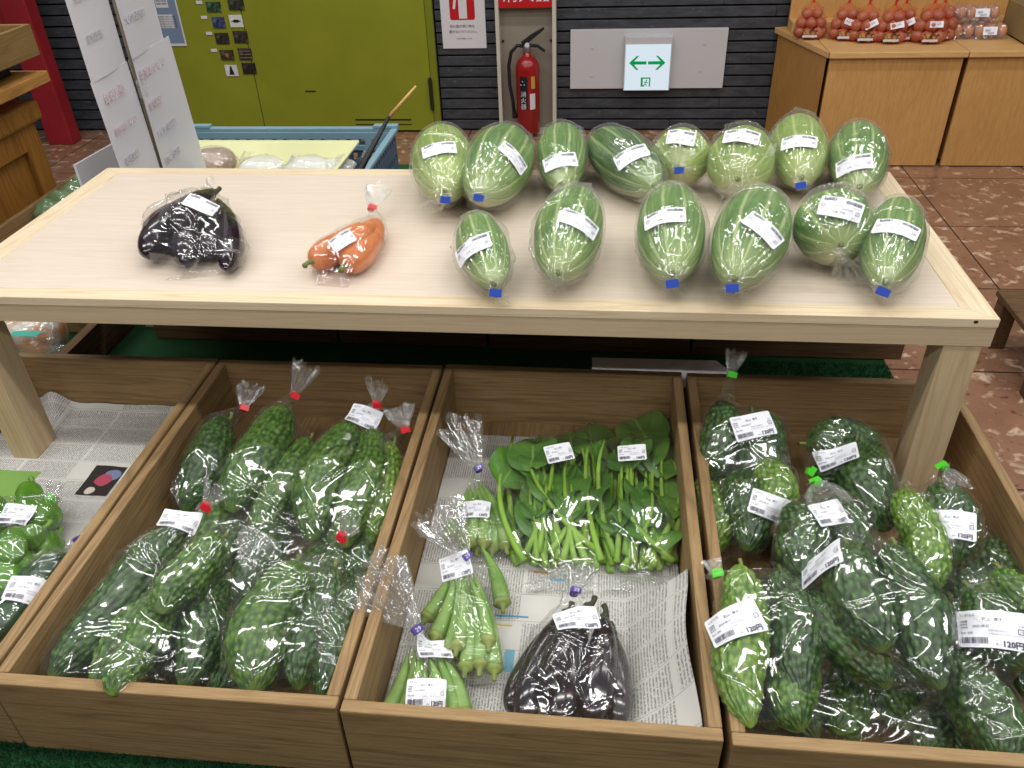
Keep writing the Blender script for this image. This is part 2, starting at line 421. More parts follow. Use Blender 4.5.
def okra(root, a, za, b, zb, w=13, bend=.05):
    """a: cap end, b: pointed tip"""
    p1 = at(*a, za); p2 = at(*b, zb); R0 = rad_px(w, (p1+p2)/2)
    n = 26; t = np.linspace(0,1,n); L = np.linalg.norm(p2-p1); side = nrm(np.cross(p2-p1, [0,0,1]))
    P = p1+np.outer(t, p2-p1)+np.outer(4*t*(1-t)*bend*L, side)
    rad = R0*(np.minimum(1, t*9+.75))*np.maximum(.05, 1-t**1.7)**.8
    V, F, UV = sweep(P, rad, 20, lambda th, s: 1+.10*np.abs(np.cos(2.5*th))-.05)
    o = part('okra_pod', V, F, MAT['okra'], root, UV)
    d = nrm(p1-P[1]); mb = MB()
    tube(mb, [p1-d*.003, p1+d*.002, p1+d*.006, p1+d*.010, p1+d*.020], [R0*.9, R0*1.1, R0*.8, .004, .0035], 0, 12)
    obj('cap', mb, MAT['okracap'], o, smooth=True)
    return V

def taper(root, name, mat, a, za, b, zb, w, q=(2.4,.6), bend=.05, stemmat=None, tipk=1.0, n=36, lob=0, lobk=3):
    p1 = at(*a, za); p2 = at(*b, zb); R0 = rad_px(w, (p1+p2)/2)
    t = .5-.5*np.cos(PI*np.linspace(0,1,n)); L = np.linalg.norm(p2-p1); side = nrm(np.cross(p2-p1, [0,0,1]))
    P = p1+np.outer(t, p2-p1)+np.outer(4*t*(1-t)*bend*L, side)
    rad = R0*np.maximum(.03, np.clip(1-np.abs(2*t-1)**q[0],0,1)**q[1]*(1-(1-tipk)*t))
    ph = rng.rand()*6
    V, F, UV = sweep(P, rad, 30, lambda th, s: 1+lob*np.cos(lobk*th+ph+s))
    o = part(name, V, F, MAT[mat], root, UV)
    if stemmat:
        d = nrm(P[1]-P[0]); mb = MB()
        tube(mb, curve_pts(P[0]+d*.006, P[0]-d*.018, .004, 6), [R0*.28,.006,.0045,.004,.004,.0055], 0, 8)
        obj('stem', mb, MAT[stemmat], o, smooth=True)
    return V

def melon(root, c, w, h, neckpx, kind=0, zt=.82):
    """ellipsoidal striped melon lying on the table: silhouette centre c, width w and height h in px, neck end pixel"""
    zc = zt + .06
    for _ in range(4):
        C = at(*c, zc); R0 = rad_px(w, C); zc = zt+R0+.003
    C = at(*c, zc)
    N = at(*neckpx, zt+R0*.9); d = N-C; d[2] = 0; d = nrm(d)
    view = nrm(C-O); dep = math.asin(-view[2])
    hh = rad_px(h, C)
    horiz = nrm([view[0], view[1], 0]); al = abs(d@horiz)
    a2 = hh**2-(R0*math.cos(dep))**2
    A = math.sqrt(max(a2, .0001))/math.sin(dep)
    A = min(.165, max(R0*1.02, A)); 
    n = 60; s = np.linspace(0,1,n); t = .5-.5*np.cos(PI*s)
    tail = C-d*A; head = C+d*A
    P = tail+np.outer(t, head-tail)
    q = np.abs(2*t-1); rad = R0*np.maximum(.03, np.clip(1-q**2.15,0,1)**.52*(1-.10*np.maximum(0,t-.5)*2))
    ph = rng.rand()*6
    V, F, UV = sweep(P, rad, 64, lambda th, s: 1+.012*np.cos(10*th)+.015*np.cos(3*th+ph))
    V[:,2] = np.maximum(V[:,2], zt+.002)
    o = part('melon', V, F, MAT['melon%d'%kind], root, UV)
    mb = MB(); tube(mb, [head-d*.004, head+d*.002, head+d*.006], [.007,.005,.004], 0, 10)
    obj('stem_end', mb, MAT['stemcut'], o, smooth=True)
    return V, tail, head, R0

def leafy(root, base, zb, tip, zt_, bend, leafw, leafl, lift=.02, stalk_r=.0042, roll=0.0, droop=.02):
    p1 = at(*base, zb); p2 = at(*tip, zt_); d = p2-p1; L = np.linalg.norm(d); dn = d/L
    side = nrm(np.cross(dn, [0,0,1])); n = 14; t = np.linspace(0,1,n)
    P = p1+np.outer(t, d)+np.outer(4*t*(1-t)*bend*L, side)+np.outer(np.sin(PI*t)*lift, [0,0,1])
    mb = MB(); sl = P[:10]
    V, F, U = sweep(sl, np.linspace(stalk_r*1.25, stalk_r*.55, len(sl)), 9); mb.add(V, F, 0); UVs = [U]
    # blade from P[6] on, along direction of the last part
    k6 = int(rng.choice([1,2,3,4,6,8])); o0 = P[k6]; ld = nrm(P[-1]-P[k6+1]); ls = nrm(np.cross(ld, [0,0,1])); up = np.cross(ls, ld)
    c, s_ = math.cos(roll), math.sin(roll); ls, up = ls*c+up*s_, up*c-ls*s_
    nu, nv = 9, 15; VV = []; UU = []
    f1, f2 = rng.rand()*6, rng.rand()*6
    for i in range(nv):
        v = i/(nv-1); wd = leafw/2*(math.sin(PI*min(1, v**.8*.97+.03))**.75)
        for j in range(nu):
            u = j/(nu-1)*2-1
            x = u*wd; y = v*leafl; z = .25*abs(x)*(1+.6*math.sin(v*5+f1)) + .005*math.sin(v*11+u*3+f2) - droop*v*v + .003
            VV.append(o0+ld*y+ls*x+up*z); UU.append((u*.5+.5, v))
    FF = [(i*nu+j, i*nu+j+1, (i+1)*nu+j+1, (i+1)*nu+j) for i in range(nv-1) for j in range(nu-1)]
    st = obj('leaf_stalk', mb, MAT['stalk'], root, smooth=True)
    m2 = MB(); m2.add(VV, FF)
    lo = obj('leaf', m2, MAT['leaf'], st, smooth=True, uv=np.array(UU))
    return np.concatenate([V, np.array(VV)])

# ------------------------------------------------------------------ plastic bags
def hull2(p):
    p = p[np.lexsort((p[:,1], p[:,0]))]
    def half(q):
        h = []
        for x in q:
            while len(h) > 1 and (h[-1][0]-h[-2][0])*(x[1]-h[-2][1])-(h[-1][1]-h[-2][1])*(x[0]-h[-2][0]) <= 0: h.pop()
            h.append(x)
        return h[:-1]
    return np.array(half(p)+half(p[::-1]))
def hull_r(H, c, th):
    """distance from c to hull boundary along each direction"""
    A = H-c; B = np.roll(H, -1, axis=0)-c; r = np.zeros(len(th)); E = B-A
    for k, t in enumerate(th):
        d = np.array([math.cos(t), math.sin(t)])
        den = d[0]*E[:,1]-d[1]*E[:,0]
        with np.errstate(all='ignore'):
            u = (A[:,0]*E[:,1]-A[:,1]*E[:,0])/den; s = (A[:,0]*d[1]-A[:,1]*d[0])/den
        ok = (np.abs(den) > 1e-12) & (u > 0) & (s > -1e-6) & (s < 1+1e-6)
        r[k] = u[ok].max() if ok.any() else .001
    return r
def bag(root, contents, bottom, neck, tuft=None, tie='red', flare=.028, margin=.004, seamw=1.0, floor=None,
        crease=30, pleat=.12, nth=112, nr=96, name='plastic_bag', tieflag=1, ties=1.0, amp=1.0, film='film'):
    Q = np.concatenate(contents); bottom = np.array(bottom, float); neck = np.array(neck, float)
    ax = neck-bottom; L = np.linalg.norm(ax); ax /= L
    X = nrm(np.cross(ax, [0,0,1])); Z = np.cross(X, ax)
    loc = (Q-bottom) @ np.stack([X, ax, Z]).T
    y = np.linspace(0, L, nr); hs = max(L/nr*1.1, .004)
    th = np.linspace(0, 2*PI, nth, endpoint=False)
    r = np.full((nr, nth), np.nan); c = np.full((nr, 2), np.nan)
    y0 = max(loc[:,1].min(), .004); y1 = min(loc[:,1].max(), L-.012)
    for i in range(nr):
        if y[i] < y0 or y[i] > y1: continue
        sel = loc[np.abs(loc[:,1]-y[i]) < hs][:, [0,2]]
        if len(sel) < 8: continue
        H = hull2(sel)
        if len(H) < 3: continue
        c[i] = (H.max(0)+H.min(0))/2
    ok = np.where(~np.isnan(c[:,0]))[0]
    cc = c.copy()
    for k in range(2): cc[:,k] = np.interp(y, y[ok], c[ok,k])
    sm = gsm(cc, 5)
    for i in ok:
        sel = loc[np.abs(loc[:,1]-y[i]) < hs][:, [0,2]]; H = hull2(sel)
        r[i] = hull_r(H, sm[i], th)
    i0, i1 = ok[0], ok[-1]
    # fill gaps inside
    for k in range(nth): r[i0:i1+1, k] = np.interp(y[i0:i1+1], y[ok], r[ok, k])
    halfw = np.nanmax(r[i0:i1+1].max(0)[[0, nth//2]])*seamw
    seam = 1/np.sqrt((np.cos(th)/halfw)**2+(np.sin(th)/.002)**2)
    cseam = np.array([np.nanmean(cc[ok,0]), (loc[:,2].min()+.004)])
    for i in range(0, i0):
        f = y[i]/max(y[i0], 1e-6); f2 = f**.6; r[i] = seam*(1-f2)+r[i0]*f2; sm[i] = cseam*(1-f2)+sm[i0]*f2
    for i in range(i1+1, nr):
        f = (y[i]-y[i1])/max(L-y[i1], 1e-6); g = (1-f)**1.15
        r[i] = r[i1]*g+.0055*(1-g); 
        sm[i] = sm[i1]*(1-f)
    r = np.maximum.reduce([r, np.roll(r,1,0)*(np.arange(nr)>0)[:,None], np.roll(r,-1,0)*(np.arange(nr)<nr-1)[:,None]]) * 1.0
    r[-1] = .0055; r[0] = seam
    k = 4; rp = np.concatenate([r[:, -12:], r, r[:, :12]], 1); rp = gsm(rp, 3.2, 1)[:, 12:-12]
    r = gsm(rp, 2.4, 0)
    # creases
    TH, YY = np.meshgrid(th, y/L)
    hgt = np.zeros_like(r)
    rm = r.mean()
    for _ in range(crease):
        t0 = rng.rand()*2*PI; yy = rng.rand(); an = rng.normal(PI/2, .6); ln = .02+.07*rng.rand()
        dx = ((TH-t0+PI) % (2*PI)-PI)*rm; dy = (YY-yy)*L
        uu = dx*math.cos(an)+dy*math.sin(an); vv = -dx*math.sin(an)+dy*math.cos(an)
        wv = .0034
        hgt += (rng.rand()*.0058+.0022)*np.exp(-np.abs(vv)/wv)*np.exp(-(uu/ln)**2)*(1 if rng.rand() < .7 else -.6)
    f = np.clip((YY-.62)/.38, 0, 1)
    pk = np.zeros_like(th)
    for kk in (7, 11, 16, 23): pk += np.cos(kk*th+rng.rand()*6)/(kk**.35)
    hgt += r*pleat*(pk[None,:]*.45)*f**1.3*(1-.5*f**6)
    f0 = np.clip(1-YY/.12, 0, 1)
    hgt += .0015*pk[None,:]*f0
    r = np.maximum(r + margin*np.clip((1-YY)*14, .2, 1)*np.clip(YY*16, .1, 1) + hgt*amp, .0015)
    px = sm[:,0:1]+r*np.cos(th); pz = sm[:,1:2]+r*np.sin(th)
    V = bottom + px[...,None]*X + (y[:,None,None]*ax) + pz[...,None]*Z
    if floor is not None: V[...,2] = np.maximum(V[...,2], floor)
    V = V.reshape(-1, 3)
    F = [(i*nth+j, (i)*nth+(j+1)%nth, (i+1)*nth+(j+1)%nth, (i+1)*nth+j) for i in range(nr-1) for j in range(nth)]
    F.append(tuple(range(nth))[::-1])
    mi = [0]*len(F)
    UVb = np.stack([np.tile(np.minimum(th, 2*PI-th)/PI, nr)+rng.rand()*9, np.repeat(y/.25, nth)+rng.rand()*9], 1)
    bv = BVHTree.FromPolygons([tuple(p) for p in V], F)
    N0 = bottom+sm[-1,0]*X+L*ax+sm[-1,1]*Z
    if tuft is not None:
        T = np.array(tuft, float)-N0; LT = np.linalg.norm(T); T /= LT
        A = nrm(np.cross(T, [0,0,1])); B = np.cross(A, T); nt = 20
        base = len(V)-nth; VV = []; rag = 1+.16*gsm(np.tile(rng.randn(nth),3),1.2)[nth:2*nth]+.10*np.cos(3*th+rng.rand()*6)
        pl = np.zeros(nth)
        for kk in (5, 9, 13, 19): pl += np.cos(kk*th+rng.rand()*6)/kk**.3
        prev = r[-1]
        for i in range(1, nt+1):
            s = i/nt; R_ = .0055+flare*(s**.75)
            rr = R_*(1+.24*pl*min(1, s*1.6)); rr = np.maximum(rr, R_*.12)
            # blend axes from bag frame to tuft frame
            ctr = N0+T*LT*s*1.0
            xx = X*(1-min(1,s*3))+A*min(1,s*3); zz = Z*(1-min(1,s*3))+B*min(1,s*3)
            pts = ctr + (rr*np.cos(th))[:,None]*xx + (rr*.55*np.sin(th))[:,None]*zz + np.outer(LT*s*(rag-1)*.9, T)
            if floor is not None: pts[:,2] = np.maximum(pts[:,2], floor)
            VV.append(pts)
        V = np.concatenate([V]+VV)
        UVb = np.concatenate([UVb, np.stack([np.tile(np.minimum(th, 2*PI-th)/PI, nt), np.repeat(np.arange(nt)/nt*.4, nth)], 1)])
        F += [(base+(i)*nth+j, base+i*nth+(j+1)%nth, base+(i+1)*nth+(j+1)%nth, base+(i+1)*nth+j) for i in range(nt) for j in range(nth)]
        mi += [1]*(nt*nth)
    part(name, V, F, [MAT[film], MAT['tuft']], root, UVb, mi=mi)
    if tie:
        mb = MB(); d = nrm(np.array(tuft)-N0) if tuft is not None else ax
        tube(mb, [N0-d*.006, N0-d*.005, N0+d*.005, N0+d*.006], [.0058,.0068,.0068,.0058], 0, 14)
        if tieflag:
            v = nrm(O-N0); sd = nrm(np.cross(d, v)); nn = np.cross(sd, d); c0 = N0+nn*.0066
            if ties > 1:
                sd = nrm(np.cross([0,0,-1.], v)+np.array([0,0,rng.uniform(-.3,.3)])); sd = nrm(sd-v*(sd@v)); d = nrm(np.cross(v, sd)); nn = v; c0 = N0+v*.009-sd*.004
            mb.prism([c0-sd*.005*ties-d*.005*ties, c0+sd*.011*ties-d*.0055*ties, c0+sd*.011*ties+d*.005*ties, c0-sd*.005*ties+d*.005*ties], nn*.0008)
            if tie == 'purple': text_on(mb, '29', .009, c0-d*.0032-sd*.001+nn*.0010, sd, d, 1)
            if tie == 'purple' and False: pass
        obj('tape_tie', mb, [MAT['tie_'+tie], MAT['white']], root, smooth=False)
    return bv

# ------------------------------------------------------------------ price stickers
_ST = {}
def sticker_text(kind):
    """list of (V2d, F, mat) in a w x h unit system in metres for a 75 x 45 mm label"""
    if kind in _ST: return _ST[kind]
    title, price = kind
    W, H = .075, .046; mb = MB()
    def T(x, y, s, txt, m=1, off=0): text_on(mb, txt, s, (x-W/2, y-H/2, 0), (1,0,0), (0,1,0), m, offset=off)
    T(.004, .0385, .0042, title, 1); T(.027, .0325, .0050, '石山  博子', 1)
    for k, s in enumerate(('内容量', '保存法', '生産日')): T(.003, .0315-k*.0038, .0028, s, 1, .00004)
    T(.0165, .0245, .0042, '2022.08.27', 1)
    T(.033, .0195, .0026, '直売所出荷者組合', 2); T(.003, .0170, .0030, '産地  国産', 1); T(.030, .0155, .0024, 'この商品はお早めにお召し上がり下さい', 2)
    x = .004
    r2 = random.Random(5)
    while x < .032:
        w = r2.choice((.0004,.0007,.0010)); mb.poly([(x-W/2,.0045-H/2,0),(x+w-W/2,.0045-H/2,0),(x+w-W/2,.0125-H/2,0),(x-W/2,.0125-H/2,0)], 1); x += w+r2.choice((.0004,.0007))
    T(.004, .0015, .0026, '2 0 0 0 1 2 0 0 8', 2)
    T(.040, .0035, .0028, '税込', 1)
    T(.047, .0028, .0092, price, 1, .00028)
    # recycling mark
    X0, Y0 = .066-W/2, .019-H/2
    for a, b, c, d in ((0,0,.0065,.0007),(0,.0058,.0065,.0065),(0,0,.0007,.0065),(.0058,0,.0065,.0065)):
        mb.poly([(X0+a-.001,Y0+b,0),(X0+c-.001,Y0+b,0),(X0+c-.001,Y0+d,0),(X0+a-.001,Y0+d,0)], 1)
    T(.0660, .0208, .0028, 'プラ', 1); T(.0655, .0275, .0034, '包装', 2)
    _ST[kind] = (np.array(mb.v), mb.f, mb.m); return _ST[kind]
def sticker(root, bv, px, ang=0, w=.072, h=.044, text=('にがうり','120円'), flip=False, name='price_label', curl=0.0, near=None, smooth=2.0, fold=None):
    d = ray(*px); d /= np.linalg.norm(d)
    hit = bv.ray_cast(Vector(O), Vector(d))
    if hit[0] is None:
        # nearest surface point to the ray
        best = None
        for t in np.linspace(.7, 2.4, 120):
            q = bv.find_nearest(Vector(O+d*t))
            if best is None or q[3] < best[3]: best = q
        hit = best
    C = np.array(hit[0]); Ns = []
    for dx in (-12,-6,0,6,12):
        for dy in (-8,0,8):
            e = ray(px[0]+dx, px[1]+dy); e /= np.linalg.norm(e); q = bv.ray_cast(Vector(O), Vector(e))
            if q[0] is not None and np.linalg.norm(np.array(q[0])-C) < .06:
                n_ = np.array(q[1]); Ns.append(n_ if n_@e < 0 else -n_)
    N = nrm(np.mean(Ns, 0)) if Ns else nrm(-d)
    N = nrm(N + nrm(-d)*.75)
    a = math.radians(ang); e = ray(px[0]+20*math.cos(a), px[1]+20*math.sin(a))
    tt = ((C-O)@N)/(e@N); T1 = nrm(O+e*tt-C); T2 = np.cross(N, T1)
    if flip: T1, T2 = -T1, -T2
    nu, nv = 17, 11; us = np.linspace(-w/2, w/2, nu); vs = np.linspace(-h/2, h/2, nv)
    G = np.full((nv, nu), np.nan)
    for i, v in enumerate(vs):
        for j, u in enumerate(us):
            q0 = C+T1*u+T2*v+N*.035; q = bv.ray_cast(Vector(q0), Vector(-N), .09)
            if q[0] is not None: G[i,j] = (np.array(q[0])-C)@N
    ii, jj = np.where(~np.isnan(G))
    if len(ii) == 0: G[:] = 0
    else:
        for i in range(nv):
            for j in range(nu):
                if np.isnan(G[i,j]):
                    k = np.argmin((ii-i)**2+(jj-j)**2); G[i,j] = G[ii[k],jj[k]]-.0015*math.sqrt((ii[k]-i)**2+(jj[k]-j)**2)
    UU, VV_ = np.meshgrid(us, vs); lim = .012+.0*UU+np.hypot(UU, VV_)*.42; G = np.clip(G, -lim, lim*.6)
    G = gsm(gsm(G, smooth, 0), smooth, 1)+.0028
    def S(P2, lift):
        x = np.clip((P2[:,0]/w+.5)*(nu-1), 0, nu-1.001); y = np.clip((P2[:,1]/h+.5)*(nv-1), 0, nv-1.001)
        i, j = y.astype(int), x.astype(int); fy, fx = y-i, x-j
        g = G[i,j]*(1-fy)*(1-fx)+G[i,j+1]*(1-fy)*fx+G[i+1,j]*fy*(1-fx)+G[i+1,j+1]*fy*fx
        return C+np.outer(P2[:,0],T1)+np.outer(P2[:,1],T2)+np.outer(g+lift, N)
    mb = MB(); n1, n2 = 33, 21; U, Vv = np.meshgrid(np.linspace(-w/2,w/2,n1), np.linspace(-h/2,h/2,n2)); P2 = np.stack([U.ravel(), Vv.ravel()], 1)
    # rounded corners
    P2q = P2.copy(); cr = .003
    for sx in (-1,1):
        for sy in (-1,1):
            k = (P2[:,0]*sx > w/2-1e-6) & (P2[:,1]*sy > h/2-1e-6); P2q[k] -= np.array([sx,sy])*cr*.3
    mb.add(S(P2q, 0), [(i*n1+j, i*n1+j+1, (i+1)*n1+j+1, (i+1)*n1+j) for i in range(n2-1) for j in range(n1-1)], 0)
    Vt, Ft, Mt = sticker_text(text)
    V2 = Vt[:, :2]*np.array([w/.075, h/.046])
    b = len(mb.v); mb.v += [tuple(p) for p in S(V2, .0010)]; mb.f += [tuple(i+b for i in f) for f in Ft]; mb.m += Mt
    return obj(name, mb, [MAT['sticker'], MAT['ink'], MAT['inkgrey']], root)
# ================================================================== SETTING
def mk_floor():
    t = NT('terrazzo_tile'); v = t.coord()
    sx = t.n('ShaderNodeSeparateXYZ'); t.l(v, sx.inputs[0])
    T = .56
    def joint(s, off):
        f = t.math('FRACT', t.math('DIVIDE', t.math('ADD', s, off), T))
        return t.math('LESS_THAN', t.math('ABSOLUTE', t.math('SUBTRACT', f, .5)), .006)
    j = t.math('MAXIMUM', joint(sx.outputs[0], 20*T-1.46+T/2), joint(sx.outputs[1], 20*T-2.85+T/2))
    def cell(s, off): return t.math('FLOOR', t.math('DIVIDE', t.math('ADD', s, off), T))
    cx_ = t.n('ShaderNodeCombineXYZ'); t.l(cell(sx.outputs[0], 20*T-1.46), cx_.inputs[0]); t.l(cell(sx.outputs[1], 20*T-2.85), cx_.inputs[1])
    wn = t.n('ShaderNodeTexWhiteNoise', noise_dimensions='2D'); t.l(cx_.outputs[0], wn.inputs[0])
    n = t.noise(v, 5, 5, .6)
    base = t.ramp(n, [(.3, (128,92,70)), (.7, (152,112,88))])
    base = t.mix(t.math('MULTIPLY', wn.outputs[0], .35), base, srgb((146,122,104)))
    ch = t.noise(v, 17, 3, .6, .5)
    base = t.mix(t.math('MULTIPLY', t.math('SUBTRACT', ch, .56, clamp=True), 8, clamp=True), base, srgb((206,178,152)))
    ch2 = t.noise(v, 34, 3, .6, .3)
    base = t.mix(t.math('MULTIPLY', t.math('SUBTRACT', .40, ch2, clamp=True), 10, clamp=True), base, srgb((112,68,52)))
    base = t.mix(j, base, srgb((58,40,32)))
    rg = t.math('ADD', t.math('MULTIPLY', n, .2), .2)
    t.bsdf(base, rg, .45, t.bump(t.math('MULTIPLY', j, -1.0), .3, .002)); return t.m
MAT['floor'] = mk_floor()
mb = MB(); mb.box(-5.5, 5.5, -2.5, 4.9, -.05, 0); struct('floor', mb, MAT['floor'])

def mk_slat():
    t = NT('black_stained_slat'); v = t.coord(scale=(.25,1,1)); n = t.noise(v, 40, 5, .7)
    c = t.ramp(n, [(.3, (44,46,50)), (.75, (78,80,86))]); c = t.mix(t.math('GREATER_THAN', t.noise(t.coord(), 60, 3), .68), c, srgb((92,92,96)))
    t.bsdf(c, .5, .4, t.bump(n, .3, .002)); return t.m
MAT['slat'] = mk_slat(); MAT['gap'] = plain('dark_wall_behind_slats', (12,12,13), .8)
YW = 4.69
mb = MB(); mb.box(-5.5, 5.5, YW+.015, YW+.12, 0, 2.8, 1)
z = .012; k = 0
while z < 2.75:
    xs = [-5.5, -3.7+(k*1.37) % 1.1, -.96, -.6+.001, -.285, .30+(k*.83) % .9, 1.9+(k*.57) % .6, 5.5]
    for a, b in ((-5.5, -2.66), (-.94, -.605), (-.283, .35+(k*.53) % .8), (.35+(k*.53) % .8+.002, 2.4), (2.402, 5.5)):
        mb.box(a, b, YW-.012, YW+.016, z, z+.049, 0)
    z += .0585; k += 1
struct('wall_back', mb, [MAT['slat'], MAT['gap']], bevel=.002)

# green double door
MAT['door'] = veg_mat('olive_green_paint', (130,134,30), (140,144,38), 3, .45, .02)
MAT['doorframe'] = plain('olive_green_frame', (122,128,28), .4)
MAT['hinge'] = plain('dark_hinge', (52,48,30), .5, metal=.4)
mb = MB(); mb.box(-2.66,-.945,YW-.02,YW+.012,0,2.1)
mb2 = MB()
mb2.box(-2.66,-2.615,YW-.045,YW-.02,0,2.1); mb2.box(-.985,-.945,YW-.045,YW-.02,0,2.1); mb2.box(-2.615,-.985,YW-.045,YW-.02,2.06,2.1)
dr = struct('door_1', mb, MAT['gap'])
obj('door_frame', mb2, MAT['doorframe'], dr, bevel=.003)
for a, b in ((-2.613,-2.008), (-2.004,-.987)):
    m_ = MB(); m_.box(a, b, YW-.04, YW-.021, .012, 2.055); obj('door_leaf', m_, MAT['door'], dr, bevel=.002)
m_ = MB(); m_.box(-.998,-.978,YW-.058,YW-.038,.14,.30); tube(m_, [(-.988,YW-.055,.13),(-.988,YW-.055,.31)], .008); obj('hinge', m_, MAT['hinge'], dr)
m_ = MB(); m_.box(-1.45,-1.12,YW-.0425,YW-.0395,.07,.078); m_.box(-1.45,-1.12,YW-.0425,YW-.0395,.045,.049); obj('door_seal_strip', m_, MAT['hinge'], dr)
m_ = MB(); m_.box(-1.72,-1.66,YW-.042,YW-.0395,.232,.240); obj('scuff_mark', m_, MAT['hinge'], dr)

MAT['redpillar'] = veg_mat('red_pillar_paint', (140,26,36), (156,34,44), 4, .5, .02)
mb = MB(); mb.box(-3.24,-3.09,4.42,4.52,0,2.7); struct('trim_1', mb, MAT['redpillar'], bevel=.006)
mb = MB(); mb.box(-4.4,-3.245,4.44,4.5,.60,1.6); struct('trim_2', mb, MAT['redpillar'], bevel=.006)

# ------------------------------------------------------------------ fire extinguisher niche
MAT['cream'] = plain('cream_metal', (206,200,184), .5); MAT['greige'] = plain('niche_back_metal', (150,140,124), .6)
MAT['signred'] = plain('red_sign_strip', (196,24,30), .4); MAT['exred'] = plain('extinguisher_red', (156,20,24), .25, .5, coat=.3)
MAT['blackrub'] = plain('black_rubber', (24,24,26), .5); MAT['chrome'] = plain('steel', (160,160,160), .3, metal=.8)
MAT['paper'] = plain('white_paper', (214,212,216), .6, var=.02)
ca = thing('extinguisher_cabinet', 'tall open cream metal cabinet with red top strip holding the fire extinguisher', 'cabinet', (-.444, YW-.05, 0))
m_ = MB()
m_.box(-.605,-.585,YW-.075,YW+.01,.015,.9); m_.box(-.303,-.283,YW-.075,YW+.01,.015,.9); m_.box(-.585,-.303,YW-.075,YW+.01,.0,.02); m_.box(-.585,-.303,YW-.075,YW+.01,.88,.9)
obj('frame', m_, MAT['cream'], ca, bevel=.002)
m_ = MB(); m_.box(-.585,-.303,YW-.01,YW+.008,.02,.88); obj('back_panel', m_, MAT['greige'], ca)
m_ = MB(); m_.box(-.585,-.303,YW-.07,YW-.06,.665,.80); obj('red_strip', m_, MAT['signred'], ca)
text_on(m2 := MB(), '消火器', .085, (-.565, YW-.0705, .70), (1,0,0), (0,0,1)); obj('lettering', m2, MAT['paper'], ca)
for x in (-.578,-.318): obj('rivet', tube(MB(), [(x+.004,YW-.012,.49),(x+.004,YW-.02,.49)], .006, 0, 10), MAT['hinge'], ca)
obj('wall_bracket', MB().box(-.462,-.432,YW-.014,YW-.01,.42,.47), MAT['hinge'], ca)

ex = thing('fire_extinguisher', 'red fire extinguisher with black hose standing in the wall cabinet', 'fire extinguisher', (-.435, YW-.085+.01, .02))
cxx, cyy = -.438, YW-.085
def lathe(mb, c, prof, n=32, m=0):
    P = [(c[0], c[1], c[2]+z) for r, z in prof]; V = []
    for (r, z) in prof:
        for j in range(n): a = 2*PI*j/n; V.append((c[0]+r*math.cos(a), c[1]+r*math.sin(a), c[2]+z))
    F = [(i*n+j, i*n+(j+1)%n, (i+1)*n+(j+1)%n, (i+1)*n+j) for i in range(len(prof)-1) for j in range(n)]
    F += [tuple(range(n))[::-1], tuple((len(prof)-1)*n+j for j in range(n))]; return mb.add(V, F, m)
m_ = MB(); lathe(m_, (cxx,cyy,.021), [(.060,0),(.065,.006),(.065,.34),(.062,.365),(.050,.39),(.03,.405),(.022,.41),(.022,.43)])
obj('cylinder_body', m_, MAT['exred'], ex, smooth=True)
m_ = MB(); lathe(m_, (cxx,cyy,.445), [(.02,0),(.024,.01),(.024,.035),(.014,.045)], 20); obj('valve', m_, MAT['chrome'], ex, smooth=True)
m_ = MB(); m_.prism([(cxx-.03,cyy-.012,.50),(cxx+.02,cyy-.012,.535),(cxx+.09,cyy-.012,.572),(cxx+.095,cyy-.012,.562),(cxx+.03,cyy-.012,.512),(cxx-.02,cyy-.012,.475)], (0,.022,0)); obj('lever', m_, MAT['blackrub'], ex, bevel=.002)
m_ = MB(); m_.prism([(cxx+.01,cyy-.012,.49),(cxx+.06,cyy-.012,.485),(cxx+.10,cyy-.012,.455),(cxx+.093,cyy-.012,.447),(cxx+.055,cyy-.012,.472),(cxx+.01,cyy-.012,.475)], (0,.022,0)); obj('carry_handle', m_, MAT['blackrub'], ex, bevel=.002)
m_ = MB(); tube(m_, [(cxx-.02,cyy-.01,.48),(cxx-.05,cyy-.015,.485),(cxx-.085,cyy-.01,.45),(cxx-.10,cyy-.01,.38),(cxx-.098,cyy-.012,.28),(cxx-.085,cyy-.012,.20),(cxx-.078,cyy-.012,.13)], .0095, 0, 10)
obj('hose', m_, MAT['blackrub'], ex, smooth=True)
m_ = MB(); tube(m_, [(cxx-.078,cyy-.012,.14),(cxx-.076,cyy-.012,.10)], [.012,.014], 0, 10); obj('nozzle', m_, MAT['blackrub'], ex)
m_ = MB(); tube(m_, [(cxx+.004,cyy-.028,.49),(cxx+.004,cyy-.034,.49)], .012, 0, 16); obj('pressure_gauge', m_, MAT['paper'], ex)
def arc_label(a0, a1, z0, z1, r=.0657):
    m_ = MB(); n = 10; V = []
    for k in range(n+1):
        a = math.radians(a0+(a1-a0)*k/n); V += [(cxx+r*math.cos(a), cyy+r*math.sin(a), z0), (cxx+r*math.cos(a), cyy+r*math.sin(a), z1)]
    return m_.add(V, [(2*i,2*i+2,2*i+3,2*i+1) for i in range(n)])
obj('black_label', arc_label(235,275,.16,.335), MAT['blackrub'], ex)
obj('white_label', arc_label(285,312,.16,.245), MAT['paper'], ex)
mt = MB()
for k, ch in enumerate('消火器'): text_on(mt, ch, .032, (cxx-.034, cyy-.068, .232-k*.033), (1,0,-0), (0,0,1))
text_on(mt, '∴', .05, (cxx-.036, cyy-.068, .285), (1,0,0), (0,0,1))
obj('label_lettering', mt, MAT['paper'], ex)
MAT['oldyellow'] = plain('yellow_label', (190,160,60), .5)
obj('yellow_label', arc_label(292,312,.27,.335), MAT['oldyellow'], ex)

